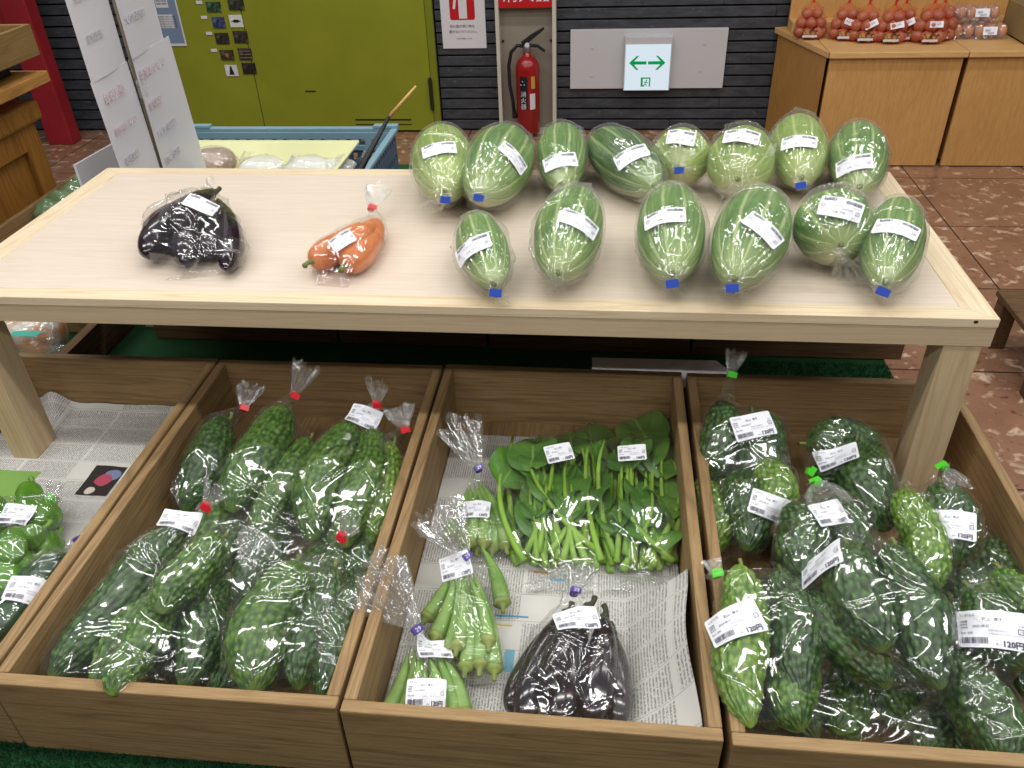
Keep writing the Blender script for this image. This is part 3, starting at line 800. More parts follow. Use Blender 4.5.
# notice beside it
po = thing('notice_poster', 'white notice with a red fire extinguisher pictogram on the black slats', 'poster', (-.78, YW-.015, .45))
m_ = MB(); m_.box(-.905,-.665,YW-.018,YW-.0125,.455,.86); obj('sheet', m_, MAT['paper'], po)
def rrect(x0,x1,z0,z1,r,y,n=6):
    p = []
    for cx_, cz_, a in ((x1-r,z1-r,0),(x0+r,z1-r,90),(x0+r,z0+r,180),(x1-r,z0+r,270)):
        for k in range(n+1): q = math.radians(a+90*k/n); p.append((cx_+r*math.cos(q), y, cz_+r*math.sin(q)))
    return p
m_ = MB(); m_.prism(rrect(-.855,-.720,.60,.79,.012,YW-.0185), (0,-.0006,0), 0)
m_.prism([(-.806,YW-.0195,.607),(-.762,YW-.0195,.607),(-.762,YW-.0195,.72),(-.775,YW-.0195,.74),(-.793,YW-.0195,.74),(-.806,YW-.0195,.72)], (0,-.0006,0), 1)
m_.prism([(-.838,YW-.0195,.655),(-.825,YW-.0195,.655),(-.812,YW-.0195,.73),(-.79,YW-.0195,.755),(-.80,YW-.0195,.765),(-.826,YW-.0195,.735)], (0,-.0006,0), 1)
obj('pictogram', m_, [MAT['signred'], MAT['paper']], po)
m_ = MB(); text_on(m_, '消火器の前に物を', .0175, (-.862, YW-.0195, .562), (1,0,0), (0,0,1)); text_on(m_, '置かないでください。', .0165, (-.866, YW-.0195, .535), (1,0,0), (0,0,1)); text_on(m_, 'ご協力お願いします', .010, (-.83, YW-.0195, .502), (1,0,0), (0,0,1))
obj('lettering', m_, plain('brown_red_ink', (110,50,56)), po)

# ------------------------------------------------------------------ lit guidance sign
sg = thing('exit_sign', 'white wall panel with a lit box of green double arrows', 'exit sign', (.2, YW-.02, .24))
MAT['panel'] = plain('light_grey_panel', (196,194,196), .5, var=.01)
m_ = MB(); m_.box(-.208,.617,YW-.035,YW-.012,.240,.545); obj('panel', m_, MAT['panel'], sg, bevel=.002)
m_ = MB(); m_.box(.082,.33,YW-.075,YW-.035,.240,.515); hb = obj('light_housing', m_, MAT['panel'], sg, bevel=.002)
m_ = MB(); m_.box(.088,.324,YW-.0775,YW-.075,.243,.478); obj('lit_face', m_, emit('lit_sign_face', (222,236,246), 1.05), hb)
MAT['signgreen'] = emit('lit_green', (16,160,84), .9)
m_ = MB(); ya = YW-.0782; zc = .385
def arrow(x_tip, sgn):
    s = sgn
    m_.prism([(x_tip, ya, zc), (x_tip-s*.040, ya, zc+.036), (x_tip-s*.052, ya, zc+.036), (x_tip-s*.026, ya, zc+.008), (x_tip-s*.092, ya, zc+.008), (x_tip-s*.092, ya, zc-.008), (x_tip-s*.026, ya, zc-.008), (x_tip-s*.052, ya, zc-.036), (x_tip-s*.040, ya, zc-.036)], (0,-.0006,0))
arrow(.108, -1); arrow(.300, 1); obj('arrows', m_, MAT['signgreen'], hb)
m_ = MB()
for a, b, c, d in ((.175,.186,.262,.310),(.219,.226,.262,.310),(.175,.226,.303,.310),(.175,.196,.262,.268)): m_.box(a,b,ya-.0006,ya,c,d)
m_.prism(rrect(.201,.209,.290,.298,.0038,ya), (0,-.0006,0))
for P_ in ([(.205,ya,.289),(.199,ya,.276)], [(.199,ya,.276),(.208,ya,.265)], [(.199,ya,.277),(.190,ya,.268)], [(.204,ya,.286),(.213,ya,.280)], [(.203,ya,.286),(.193,ya,.284)]): tube(m_, P_, .0022, 0, 6)
obj('running_figure', m_, MAT['signgreen'], hb)
for x, zz in ((-.09,.455),(-.095,.31),(.50,.47),(.49,.33)): obj('screw', tube(MB(), [(x,YW-.035,zz),(x,YW-.0385,zz)], .007, 0, 12), MAT['cream'], sg)

# ------------------------------------------------------------------ posters on the door
MAT['bluepaper'] = plain('pale_blue_poster', (118,138,164), .6, var=.05)
pb = thing('information_poster', 'pale blue poster with white text boxes beside the photo cards', 'poster', (-2.42, YW-.05, .49))
m_ = MB(); m_.box(-2.585,-2.36,YW-.046,YW-.0425,.49,.86); obj('sheet', m_, MAT['paper'], pb)
m_ = MB(); m_.box(-2.58,-2.368,YW-.0475,YW-.0462,.505,.855); obj('blue_print', m_, MAT['bluepaper'], pb)
m_ = MB(); m_.box(-2.50,-2.40,YW-.049,YW-.0478,.585,.655); m_.box(-2.48,-2.41,YW-.049,YW-.0478,.69,.77); obj('text_box', m_, MAT['paper'], pb)
m_ = MB()
for k in range(5): text_on(m_, '営業時間のお知らせ朝市', .010, (-2.495, YW-.0496, .64-k*.0125), (1,0,0), (0,0,1))
for k in range(4): text_on(m_, '季節の野菜', .012, (-2.475, YW-.0496, .75-k*.015), (1,0,0), (0,0,1))
obj('lettering', m_, MAT['ink'], pb)
cards = [((205,2),(222,12),(58,96,66)), ((227,0),(245,10),(62,64,52)), ((211,17),(226,28),(70,86,130)), ((228,15),(244,27),(214,214,206)),
 ((214,33),(230,44),(60,56,48)), ((232,31),(249,43),(66,60,50)), ((219,50),(235,60),(84,70,44)), ((237,48),(253,60),(62,62,66)), ((224,65),(239,76),(208,210,206)), ((241,63),(257,74),(50,42,40))]
desc = ['green photo card at the top left of the door cards','grey-green photo card at the top right of the door cards','blue photo card in the second row of the door cards','white photo card with a black line drawing, second row right',
 'dark brown photo card, third row left on the green door','dark photo card, third row right on the green door','brown photo card with a round pale shape, fourth row left','grey striped photo card, fourth row right','white photo card with a dark figure at the bottom left','dark photo card at the bottom right of the door cards']
for (a, b, c), ds in zip(cards, desc):
    p, q = aty(*a, YW-.043), aty(*b, YW-.043)
    x0, x1 = p[0]+.002, q[0]-.0; z0, z1 = q[2], p[2]
    t = NT('card_print'); v = t.coord(); n = t.noise(v, 38, 3, .5, .5)
    dk = tuple(max(0, x*.35) for x in c); lt = tuple(min(255, x*1.25+18) for x in c)
    t.bsdf(t.ramp(n, [(.36, dk if max(c) < 200 else c), (.6, c), (.72, lt)]), .4)
    m_ = MB(); m_.box(x0, x1, YW-.0455, YW-.0415, z0, z1, 0)
    y_ = YW-.0458
    if max(c) > 200:
        xm, zm = (x0+x1)/2, (z0+z1)/2
        if 'line' in ds: m_.box(x0+.012, x1-.012, y_-.0004, y_, zm-.003, zm+.003, 1); m_.prism(rrect(xm-.016, xm+.016, zm-.008, zm+.008, .007, y_), (0,-.0005,0), 1)
        else: m_.prism([(xm-.016,y_,z0+.008),(xm+.016,y_,z0+.008),(xm+.006,y_,zm+.008),(xm+.004,y_,z1-.006),(xm-.004,y_,z1-.006),(xm-.008,y_,zm+.008)], (0,-.0005,0), 1)
    elif 'round' in ds: m_.prism(rrect((x0+x1)/2-.012,(x0+x1)/2+.012,(z0+z1)/2-.012,(z0+z1)/2+.012,.0118,y_), (0,-.0005,0), 2)
    elif 'striped' in ds:
        for k in range(4): zz = z0+.012+k*.017; m_.box(x0+.004, x1-.004, y_-.0004, y_, zz, zz+.004, 2)
    o = obj('photo_card', m_, [t.m, MAT['blackrub'], MAT['oliveY']], origin=((x0+x1)/2, YW-.043, z0)); tag(o, ds, 'photo card', 'photo cards on the green door')
for (px, py), nm_ in zip(((196,2),(201,17),(206,33),(211,50)), ('first','second','third','fourth')):
    p = aty(px, py, YW-.043); m_ = MB(); m_.box(p[0]-.0, p[0]+.035, YW-.0445, YW-.0415, p[2]-.010, p[2]+.006)
    o = obj('caption_strip', m_, MAT['paper'], origin=tuple(p)); tag(o, 'small white caption strip left of the %s row of photo cards' % nm_, 'caption', 'caption strips on the green door')

# ================================================================== PLATFORM, CRATES, TABLE
def mk_turf():
    t = NT('artificial_turf'); v = t.coord(); n = t.noise(v, 500, 3, .8); b = t.noise(v, 12, 3)
    c = t.mix(b, t.ramp(n, [(.3, (14,56,28)), (.7, (40,108,54))]), srgb((26,76,40)))
    t.bsdf(c, .7, .3, t.bump(n, 1.0, .004)); return t.m
MAT['turf'] = mk_turf(); MAT['platform'] = plain('platform_board', (96,70,44), .7)
m_ = MB()
pl = thing('display_platform', 'low platform covered in green artificial turf under the crates', 'platform', (-.6,1.3,0))
m_.box(-1.90,.665,.28,2.66,.0,.398); m_.box(-1.9,-.6,2.66,3.0,0,.398); obj('platform_box', m_, MAT['platform'], pl, bevel=.003)
m_ = MB(); m_.box(-1.905,.672,.27,2.665,.398,.409); m_.box(-1.9,-.6,2.665,3.0,.398,.409); tf = obj('turf_cover', m_, MAT['turf'], pl)
# turf pile where it shows
V, F = [], []
def blades(x0,x1,y0,y1,n):
    for _ in range(n):
        x, y = x0+(x1-x0)*rng.rand(), y0+(y1-y0)*rng.rand(); a = rng.rand()*PI; w = .0011; h = .006+.005*rng.rand(); lx, ly = rng.normal(0,.003,2)
        b = len(V); V.extend([(x-w*math.cos(a),y-w*math.sin(a),.4085),(x+w*math.cos(a),y+w*math.sin(a),.4085),(x+lx,y+ly,.4085+h)]); F.append((b,b+1,b+2))
blades(-.95,-.30,.50,.60,9000); blades(.15,.672,1.40,1.68,14000)
m_ = MB(); m_.add(V, F); o = obj('turf_pile', m_, MAT['turf'], pl); o['kind'] = 'stuff'

TB = .018
def crate(x0, x1, y0, y1, z0, z1, label, mats=('crateX','crateY'), rot=0, group='wooden produce crates'):
    r = thing('wooden_crate', label, 'crate', ((x0+x1)/2, (y0+y1)/2, z0), group)
    w = lambda a: x0+a
    for nm, bx, mt in (('front_board', (x0,x1,y0,y0+TB,z0,z1), mats[0]), ('back_board', (x0,x1,y1-TB,y1,z0,z1), mats[0]),
                       ('side_board', (x0,x0+TB,y0+TB,y1-TB,z0,z1), mats[1]), ('side_board', (x1-TB,x1,y0+TB,y1-TB,z0,z1), mats[1]),
                       ('base_board', (x0+TB,x1-TB,y0+TB,y1-TB,z0+.004,z0+.018), mats[1])):
        m_ = MB(); m_.box(*bx)
        # slightly uneven, hand cut boards
        m_.v = [(a+.0012*math.sin(b*31+c*70), b+.0012*math.sin(a*27+c*50), c+.0012*math.sin(a*19+b*23)) for a, b, c in m_.v]
        obj(nm, m_, MAT[mt], r, bevel=.0022)
    if rot: r.rotation_euler = (0,0,rot)
    return r
ZR = .562
crate(-1.300,-.814,.600,1.398,.411,ZR, 'front wooden crate at the far left, lined with newspaper')
crate(-.808,-.324,.596,1.396,.411,ZR, 'front wooden crate filled with bags of bitter melon, left of the greens')
crate(-.318,.166,.592,1.400,.411,ZR, 'front wooden crate holding okra, leafy greens and aubergines on newspaper')
crate(.176,.688,.588,1.398,.411,ZR, 'front wooden crate at the right, heaped with dark bitter melons')
crate(-.27,.215,1.700,2.45,.411,.535, 'dark wooden crate in the back row, behind the greens crate', ('darkcrateX','darkcrateY'), group='back row crates')
crate(.222,.708,1.700,2.45,.411,.535, 'dark wooden crate in the back row, at its right end', ('darkcrateX','darkcrateY'), group='back row crates')
crate(-1.145,-.66,1.705,2.35,.411,.55, 'dark wooden crate added to shade the turf, back row left, beside the divider board', ('darkcrateX','darkcrateY'), group='back row crates')  # added to block light from behind; its front stands for a brown board
crate(-.652,-.278,1.705,2.35,.411,.55, 'dark wooden crate added to shade the turf, back row, second from its left end', ('darkcrateX','darkcrateY'), group='back row crates')  # second added crate, keeps rear light off the turf under the table
crate(-1.87,-1.36,1.72,2.63,.411,.505, 'wooden crate behind the table at the left, below the white panel', group='back row crates')
m_ = MB(); m_.box(-1.262,-1.236,1.42,1.93,.411,.50)
o = obj('wooden_divider', m_, MAT['darkcrateY'], origin=(-1.25,1.8,.411), bevel=.002); tag(o, 'brown wooden divider board running back under the table at the left', 'board')

# the table
tb = thing('display_table', 'pale pine display table carrying the green melons', 'table', (-.29,1.51,.41))
X0, X1, Y0, Y1, ZT = -1.216, .628, 1.190, 1.838, .82
m_ = MB(); m_.box(X0+.05,X1-.05,Y0+.038,Y1-.038,ZT-.016,ZT-.0008); obj('table_top', m_, MAT['ply'], tb)
fr = .0
def mitre(name, pts, mat):
    m_ = MB(); m_.prism([(x,y,ZT-.0165) for x,y in pts], (0,0,.0165)); obj(name, m_, MAT[mat], tb, bevel=.0012)
mitre('edge_trim', [(X0,Y0),(X1,Y0),(X1-.05,Y0+.038),(X0+.05,Y0+.038)], 'pineX')
mitre('edge_trim', [(X1,Y1),(X0,Y1),(X0+.05,Y1-.038),(X1-.05,Y1-.038)], 'pineX')
mitre('edge_trim', [(X0,Y1),(X0,Y0),(X0+.05,Y0+.038),(X0+.05,Y1-.038)], 'pineY')
mitre('edge_trim', [(X1,Y0),(X1,Y1),(X1-.05,Y1-.038),(X1-.05,Y0+.038)], 'pineY')
for nm, b_, mt in (('front_apron',(X0+.001,X1-.001,Y0+.001,Y0+.022,ZT-.052,ZT-.0168),'fascia'),('rear_apron',(X0+.001,X1-.001,Y1-.022,Y1-.001,ZT-.052,ZT-.0168),'fascia'),
                   ('side_apron',(X0+.001,X0+.022,Y0+.022,Y1-.022,ZT-.052,ZT-.0168),'pineY'),('side_apron',(X1-.022,X1-.001,Y0+.022,Y1-.022,ZT-.052,ZT-.0168),'pineY')):
    m_ = MB(); m_.box(*b_); obj(nm, m_, MAT[mt], tb, bevel=.001)
m_ = MB()
kx = aty(976,322,Y0)
m_.prism(rrect(kx[0]-.0035,kx[0]+.0035,kx[2]-.0025,kx[2]+.0025,.0024,Y0+.0008), (0,-.0012,0)); obj('knot', m_, MAT['hinge'], tb)
for (a, b, c, d) in ((-1.205,-1.152,Y0+.003,Y0+.075),(.556,.616,Y0+.003,Y0+.062),(-1.205,-1.152,Y1-.075,Y1-.003),(.556,.616,Y1-.062,Y1-.003)):
    m_ = MB(); m_.box(a, b, c, d, .434 if (c < 1.4 or a > 0) else .4095, ZT-.0525); obj('leg', m_, MAT['pineZ'], tb, bevel=.0015)

# newspapers lining two crates
def mk_news(name, pics, head=()):
    t = NT(name); uv = t.n('ShaderNodeTexCoord').outputs['UV']; sp = t.n('ShaderNodeSeparateXYZ'); t.l(uv, sp.inputs[0])
    u, v = sp.outputs[0], sp.outputs[1]
    def pulse(x, period, lo, hi):
        f = t.math('FRACT', t.math('DIVIDE', x, period)); return t.math('MULTIPLY', t.math('GREATER_THAN', f, lo), t.math('LESS_THAN', f, hi))
    line = pulse(u, .0046, .22, .80)
    mp = t.n('ShaderNodeMapping'); mp.inputs['Scale'].default_value = (300, 430, 1); t.l(uv, mp.inputs[0])
    nn = t.noise(mp.outputs[0], 1.0, 1, .5); ch = t.math('GREATER_THAN', nn, .46)
    blk = t.math('MULTIPLY', pulse(t.math('ADD', v, 2.0), .056, .05, .94), pulse(t.math('ADD', u, 2.0), .118, .03, .97))
    mp2 = t.n('ShaderNodeMapping'); mp2.inputs['Scale'].default_value = (9, 11, 1); t.l(uv, mp2.inputs[0])
    cb = t.n('ShaderNodeCombineXYZ'); t.l(t.math('FLOOR', t.math('DIVIDE', t.math('ADD', u, 2.0), .118)), cb.inputs[0]); t.l(t.math('FLOOR', t.math('DIVIDE', t.math('ADD', v, 2.0), .056)), cb.inputs[1])
    wn = t.n('ShaderNodeTexWhiteNoise', noise_dimensions='2D'); t.l(cb.outputs[0], wn.inputs[0]); keep = t.math('LESS_THAN', wn.outputs[0], .86)
    ink = t.math('MULTIPLY', t.math('MULTIPLY', line, ch), t.math('MULTIPLY', blk, keep))
    rule = t.math('MULTIPLY', t.math('LESS_THAN', t.math('FRACT', t.math('DIVIDE', t.math('ADD', v, 2.0), .056)), .014), 1.0)
    c = t.mix(t.math('MULTIPLY', t.math('MAXIMUM', ink, rule), .62), srgb((206,204,198)), srgb((70,70,76)))
    def rect(u0,u1,v0,v1):
        a = t.math('MULTIPLY', t.math('GREATER_THAN', u, u0), t.math('LESS_THAN', u, u1)); b = t.math('MULTIPLY', t.math('GREATER_THAN', v, v0), t.math('LESS_THAN', v, v1)); return t.math('MULTIPLY', a, b)
    for (r_, col) in pics:
        if len(r_) == 3:
            dd_ = t.math('ADD', t.math('POWER', t.math('SUBTRACT', u, r_[0]), 2.0), t.math('POWER', t.math('SUBTRACT', v, r_[1]), 2.0))
            c = t.mix(t.math('LESS_THAN', dd_, t.math('MULTIPLY', t.math('ADD', t.noise(mp.outputs[0], .12, 2), .5), r_[2]**2)), c, srgb(col))
        else: c = t.mix(rect(*r_), c, srgb(col))
    t.bsdf(c, .75, .2); return t.m
def sheet(name, x0, x1, y0, y1, hf, mat, label, n=(110,140), warp=None):
    V = []; U = []; nx, ny = n
    for i in range(ny):
        for j in range(nx):
            u, v = j/(nx-1), i/(ny-1); x, y = x0+(x1-x0)*u, y0+(y1-y0)*v
            p = hf(x, y, u, v); V.append(p); U.append((x, y))
    m_ = MB(); m_.add(V, [(i*nx+j, i*nx+j+1, (i+1)*nx+j+1, (i+1)*nx+j) for i in range(ny-1) for j in range(nx-1)])
    o = obj(name, m_, mat, smooth=True, uv=np.array(U), origin=((x0+x1)/2,(y0+y1)/2,.432)); tag(o, label, 'newspaper'); return o
def hf1(x, y, u, v):
    z = .4335 + .004*max(0, noise.noise(Vector((x*14, y*14, 0)))) + .0015*noise.noise(Vector((x*40, y*40, 3)))**2
    e = max(0, 1-(x+1.277)/.12)
    z += .060*e*min(1, max(0, (y-1.22)/.12))*(.6+.4*math.sin(x*60+y*40))
    z += max(0, (y-1.345)/.03)*.010
    return (x, min(y, 1.376), z)
q0, q1, q2, q3 = at(105,465,.437), at(128,468,.437), at(103,495,.437), at(78,488,.437)
print('photo on paper', q0, q1, q2, q3)
MAT['news1'] = mk_news('newspaper_print_left', [((q3[0],q1[0]-.004,q2[1],q0[1]), (52,46,44)), (((q3[0]+q1[0])/2+.012,(q0[1]+q2[1])/2+.018,.016), (120,130,160)), (((q3[0]+q1[0])/2,(q0[1]+q2[1])/2+.002,.017), (176,76,96)), ((q3[0]+.024,q2[1]+.014,.010), (206,196,184)), ((-1.28,-1.12,1.06,1.155), (126,164,84))])
sheet('newspaper', -1.279,-.838,.66,1.376, hf1, MAT['news1'], 'crumpled newspaper with a dark flower photo lining the far left crate')
def hf3(x, y, u, v):
    z = .4335 + .003*max(0, noise.noise(Vector((x*14, y*12, 5)))) + .0012*noise.noise(Vector((x*40, y*40, 8)))
    e = max(0, (x-.055)/.085); fold = .5+.5*math.sin(y*23+x*20)
    e *= max(0, min(1, (.965-y)/.07))
    z += .095*e**1.2 + .016*e*fold
    return (x-.012*e*fold, y, z)
MAT['news3'] = mk_news('newspaper_print_centre', [((-.17,-.155,.83,.86),(90,150,190)), ((-.21,-.10,.863,.867),(90,150,190)), ((-.15,-.125,.845,.848),(210,180,60)), ((-.10,-.075,.96,.965),(200,130,70)), ((-.07,-.04,.945,.95),(100,170,210)), ((-.19,-.165,.645,.655),(60,120,160)), ((-.13,-.115,.76,.80),(120,170,190))])
sheet('newspaper', -.298,.146,.614,1.33, hf3, MAT['news3'], 'newspaper lining the crate of okra and leafy greens')
# flattened sheet of paper lying on the turf behind the right crate
pa = [at(592,362,.425), at(715,364,.425), at(727,380,.425), at(600,376,.425)]
m_ = MB(); P0 = [tuple(at(*p_, .415)) for p_ in ((592,388),(775,388),(772,379),(733,374),(716,361),(592,358))]
m_.prism(P0, (0,0,.0015)); o = obj('paper_sheet', m_, MAT['paper'], origin=(.2,1.55,.412)); tag(o, 'greyish paper sheet lying on the turf behind the right-hand crate', 'paper')
# ================================================================== BAGS ON THE TABLE
mel = [ # centre, w, h, neck px, kind, tie, tuft px, label px, label angle, flare, text
 ((443,163),62,86,(446,212),1,'blue',(424,210),(439,149),-9,.020,'palest of the back row, left end, tied in blue'),
 ((498,165),66,82,(480,200),0,'blue',None,(514,157),48,.015,'back row, second from the left, label slanting steeply'),
 ((562,156),50,72,(562,195),0,None,(566,188),(560,160),-13,.014,'back row, third from the left, small and narrow'),
 ((624,161),56,72,(660,196),2,None,(652,204),(631,155),-28,.020,'dark green, back row, lying slanted'),
 ((681,158),58,58,(678,178),1,'blue',None,(681,137),6,.012,'round, back row, blue tie in the middle of its face'),
 ((741,162),66,70,(735,196),1,None,(722,196),(742,135),9,.016,'broad and round, back row, between the blue-tied bags'),
 ((798,150),56,76,(801,184),1,'blue',(806,190),(799,141),-3,.012,'back row, second from the right, bag tied in blue'),
 ((858,158),56,84,(860,210),0,None,(852,190),(853,163),-14,.014,'back row, right end, beside the table edge'),
 ((483,250),52,78,(495,290),0,'blue',(500,298),(471,247),-28,.012,'smallest, front row, left end, bag tied in blue'),
 ((569,232),68,96,(559,276),0,None,(557,284),(580,222),30,.020,'front row, second from the left, clear gathered neck'),
 ((671,231),68,98,(672,276),0,'blue',(674,286),(664,215),-10,.018,'front row, third from the left, label tilted up slightly'),
 ((751,236),74,104,(735,280),0,'blue',(733,291),(764,229),42,.020,'largest, front row, with a yellow-green patch and steep label'),
 ((833,228),76,74,(846,262),0,None,(849,274),(841,208),12,.026,'front row, second from the right, broad with a bulky neck'),
 ((893,241),60,92,(885,282),0,'blue',(884,294),(897,227),14,.018,'front row, right end, at the table edge'),
]
ZTT = .8205
FL = {3:(650,200)}
for k, (c, w, h, nk, kd, tie, tf_, lb, la, fl, ds) in enumerate(mel):
    C0 = at(*c, .88)
    r = thing('bagged_melon', 'bagged green melon, ' + ds, 'melon', (C0[0], C0[1], ZTT), 'bagged green melons on the table')
    V, tail, head, R0 = melon(r, c, w, h, nk, kd, ZTT)
    d = nrm(head-tail)
    N0 = head + d*.012; N0[2] = max(ZTT+.014, head[2]-.012 if tf_ else head[2]-.002)
    if k == 4: N0 = head+d*.012
    if tf_ is not None:
        td = at(*tf_, ZTT+.012); td = N0 + nrm(td-N0)*min(.055, max(.03, np.linalg.norm(td-N0)))
        td[2] = max(ZTT+.01, td[2])
    else: td = N0 + nrm(d*.6+np.array([.2,-.2,.55]))*.022
    B0 = tail - d*.034; B0[2] = tail[2]+.020+.02*rng.rand()
    if k in (0, 6, 7, 8, 13): B0 = tail - d*.045 + np.array([0,0,.045])
    bv = bag(r, [V], B0, N0, td, tie, ties=1.25, flare=fl, margin=.0045, seamw=1.05, floor=ZTT+.0004, crease=22, pleat=.16, film='filmhazy')
    sticker(r, bv, lb, la, w=.070 if k != 4 else .058, h=.036, text=('しろうり','120円'), flip=True)

# aubergines, left on the table
r = thing('bag_of_aubergines', 'clear bag of dark purple aubergines lying on the left of the table', 'aubergines', (*at(185,245,ZTT)[:2], ZTT))
C = [aubergine(r,(206,194),.872,(146,256),.85,38,.06), aubergine(r,(220,204),.858,(226,270),.842,30,-.05), aubergine(r,(204,200),.868,(186,264),.848,36,.04),
     aubergine(r,(186,204),.85,(150,240),.846,34,.02), aubergine(r,(214,192),.885,(178,228),.885,34,.05), aubergine(r,(214,206),.85,(208,256),.845,30,.0)]
for v_ in C: pass
bv = bag(r, C, at(184,272,.835), at(208,186,.872), at(211,180,.885), None, flare=.010, margin=.004, floor=ZTT+.0004, seamw=1.05, crease=44, pleat=.08, amp=1.3)
sticker(r, bv, (201,205), 26, w=.060, h=.042, text=('なす','200円'), flip=True)

# carrots
r = thing('bag_of_carrots', 'clear bag of orange carrots tied in red near the middle of the table', 'carrots', (*at(345,250,ZTT)[:2], ZTT))
C = [taper(root=r,name='carrot',mat='carrot',a=(312,262),za=.848,b=(362,226),zb=.842,w=34,q=(4,.5),stemmat='stemcut',tipk=.55,lob=.015,lobk=4),
     taper(root=r,name='carrot',mat='carrot',a=(346,266),za=.848,b=(376,222),zb=.844,w=36,q=(4,.5),stemmat='stemcut',tipk=.6,lob=.02),
     taper(root=r,name='carrot',mat='carrot',a=(344,248),za=.868,b=(372,224),zb=.864,w=26,q=(4,.5),tipk=.6,lob=.02)]
bv = bag(r, C, at(318,280,.832), at(371,208,.85), at(378,188,.872), 'red', flare=.020, floor=ZTT+.0004, seamw=1.5, crease=24, pleat=.16)
sticker(r, bv, (342,240), -33, w=.045, h=.030, text=('にんじん','120円'), flip=True)

# ================================================================== CRATE OF BITTER MELONS, LEFT
GT = ('にがうり','120円')
def goya_bag(label, gs, bottom, zb, neck, zn, tuft=None, ztf=None, tie='red', lab=None, group=None, loc=None, flare=.026, crease=30, seamw=1.0, text=GT, labw=.070, labh=.045, pleat=.12, flip=False, margin=.004, amp=1.15):
    c0 = gs[0]; m0 = at((c0[0][0]+c0[2][0])/2, (c0[0][1]+c0[2][1])/2, .5)
    r = thing('bag_of_bitter_melons', label, 'bitter melons', (m0[0], m0[1], .45), group)
    C = [goya(r, g[0], g[1], g[2], g[3], g[4]*1.02, g[5], *(g[6:] if len(g) > 6 else ())) for g in gs]
    bv = bag(r, C, at(*bottom, zb), at(*neck, zn), at(*tuft, ztf) if tuft else None, tie, flare=flare, crease=crease, seamw=seamw, pleat=pleat, margin=margin, amp=amp, floor=.4305)
    if lab: sticker(r, bv, lab[0], lab[1], w=labw, h=labh, text=text, flip=flip)
    return r
GL = 'bags of bitter melon in the left crate'
goya_bag('bag of one bitter melon in the left back corner of its crate', [((230,418),.55,(188,512),.485,46,0,.03)], (176,530), .462, (243,408), .575, (250,386), .60, 'red', None, GL, flare=.020)
goya_bag('bag of two bitter melons at the back, tuft standing against the rear board', [((290,408),.565,(234,512),.515,50,1,.05), ((310,438),.535,(258,538),.49,40,1,.0)], (238,556), .465, (294,395), .605, (306,366), .65, 'red', None, GL, flare=.024)
goya_bag('bag of two bitter melons at the back with its label just below the tie', [((350,422),.565,(308,540),.505,50,1,.03), ((374,428),.56,(346,548),.51,42,1,-.02)], (318,572), .465, (376,404), .615, (378,384), .655, 'red', ((364,418),24), GL, flare=.018, labw=.062, labh=.040)
goya_bag('bag of one narrow bitter melon against the right board of its crate', [((394,442),.545,(374,545),.49,38,2,.02)], (366,562), .465, (404,430), .575, (398,408), .61, 'red', None, GL, flare=.020)
goya_bag('lower bag of bitter melons, half hidden in the middle of the left crate', [((272,520),.475,(240,610),.47,44,0,.0), ((330,540),.475,(300,620),.47,44,0,.0), ((236,520),.47,(196,600),.465,44,0,.0)], (236,640), .45, (286,505), .50, None, None, None, None, GL)
goya_bag('bag of two long bitter melons slanting across the front left, red tie by its label', [((196,522),.575,(54,682),.535,50,0,.05), ((172,576),.545,(88,694),.53,42,1,-.02), ((110,600),.50,(66,680),.49,40,0,.0)], (26,704), .53, (205,506), .605, (216,488), .63, 'red', ((180,519),16), GL, flare=.020, seamw=1.2, crease=30, labw=.060, labh=.040)
goya_bag('bag of bitter melons in the front middle, pale tip resting on another fruit', [((224,536),.605,(164,614),.60,42,1,.08), ((170,596),.56,(116,696),.56,42,1,.04), ((226,580),.545,(184,688),.53,44,0,.04), ((238,620),.50,(214,700),.50,40,0,.0)], (140,706), .55, (240,524), .62, (262,556), .62, None, None, GL, flare=.022, seamw=.95, crease=28)
goya_bag('bag of two thick bitter melons leaning on the front board, red tie at top', [((296,562),.585,(250,694),.55,62,1,.05), ((334,566),.575,(300,690),.53,42,0,.03)], (262,712), .54, (341,536), .615, (352,520), .64, 'red', None, GL, flare=.018, seamw=.95, crease=28)
goya_bag('dark bitter melon bag in the front right corner, opening folded over the board', [((356,585),.555,(320,700),.515,44,0,.04)], (312,716), .51, (366,566), .585, (384,560), .60, None, None, GL, flare=.020, seamw=1.2)

goya_bag('lowest bag of bitter melons on the crate floor between the back and front rows', [((280,500),.468,(262,560),.468,42,1,.0), ((345,500),.468,(330,590),.468,42,1,.0), ((220,500),.468,(204,560),.468,42,1,.0), ((376,520),.468,(356,600),.468,38,0,.0)], (300,600), .46, (300,480), .47, None, None, None, None, GL, seamw=.7)
goya_bag('lowest bag of bitter melons on the crate floor along the left board', [((150,560),.462,(96,640),.462,42,0,.0), ((110,610),.462,(66,668),.462,40,0,.0), ((180,520),.462,(150,590),.462,40,0,.0)], (60,690), .46, (200,500), .47, None, None, None, None, GL, seamw=.7)
goya_bag('lowest bag of bitter melons on the crate floor along the front board', [((150,650),.462,(200,690),.462,40,0,.0), ((240,630),.462,(262,690),.462,42,0,.0), ((290,610),.462,(276,680),.462,40,0,.0), ((180,600),.462,(150,660),.462,40,0,.0)], (215,700), .46, (240,590), .47, None, None, None, None, GL, seamw=.7)

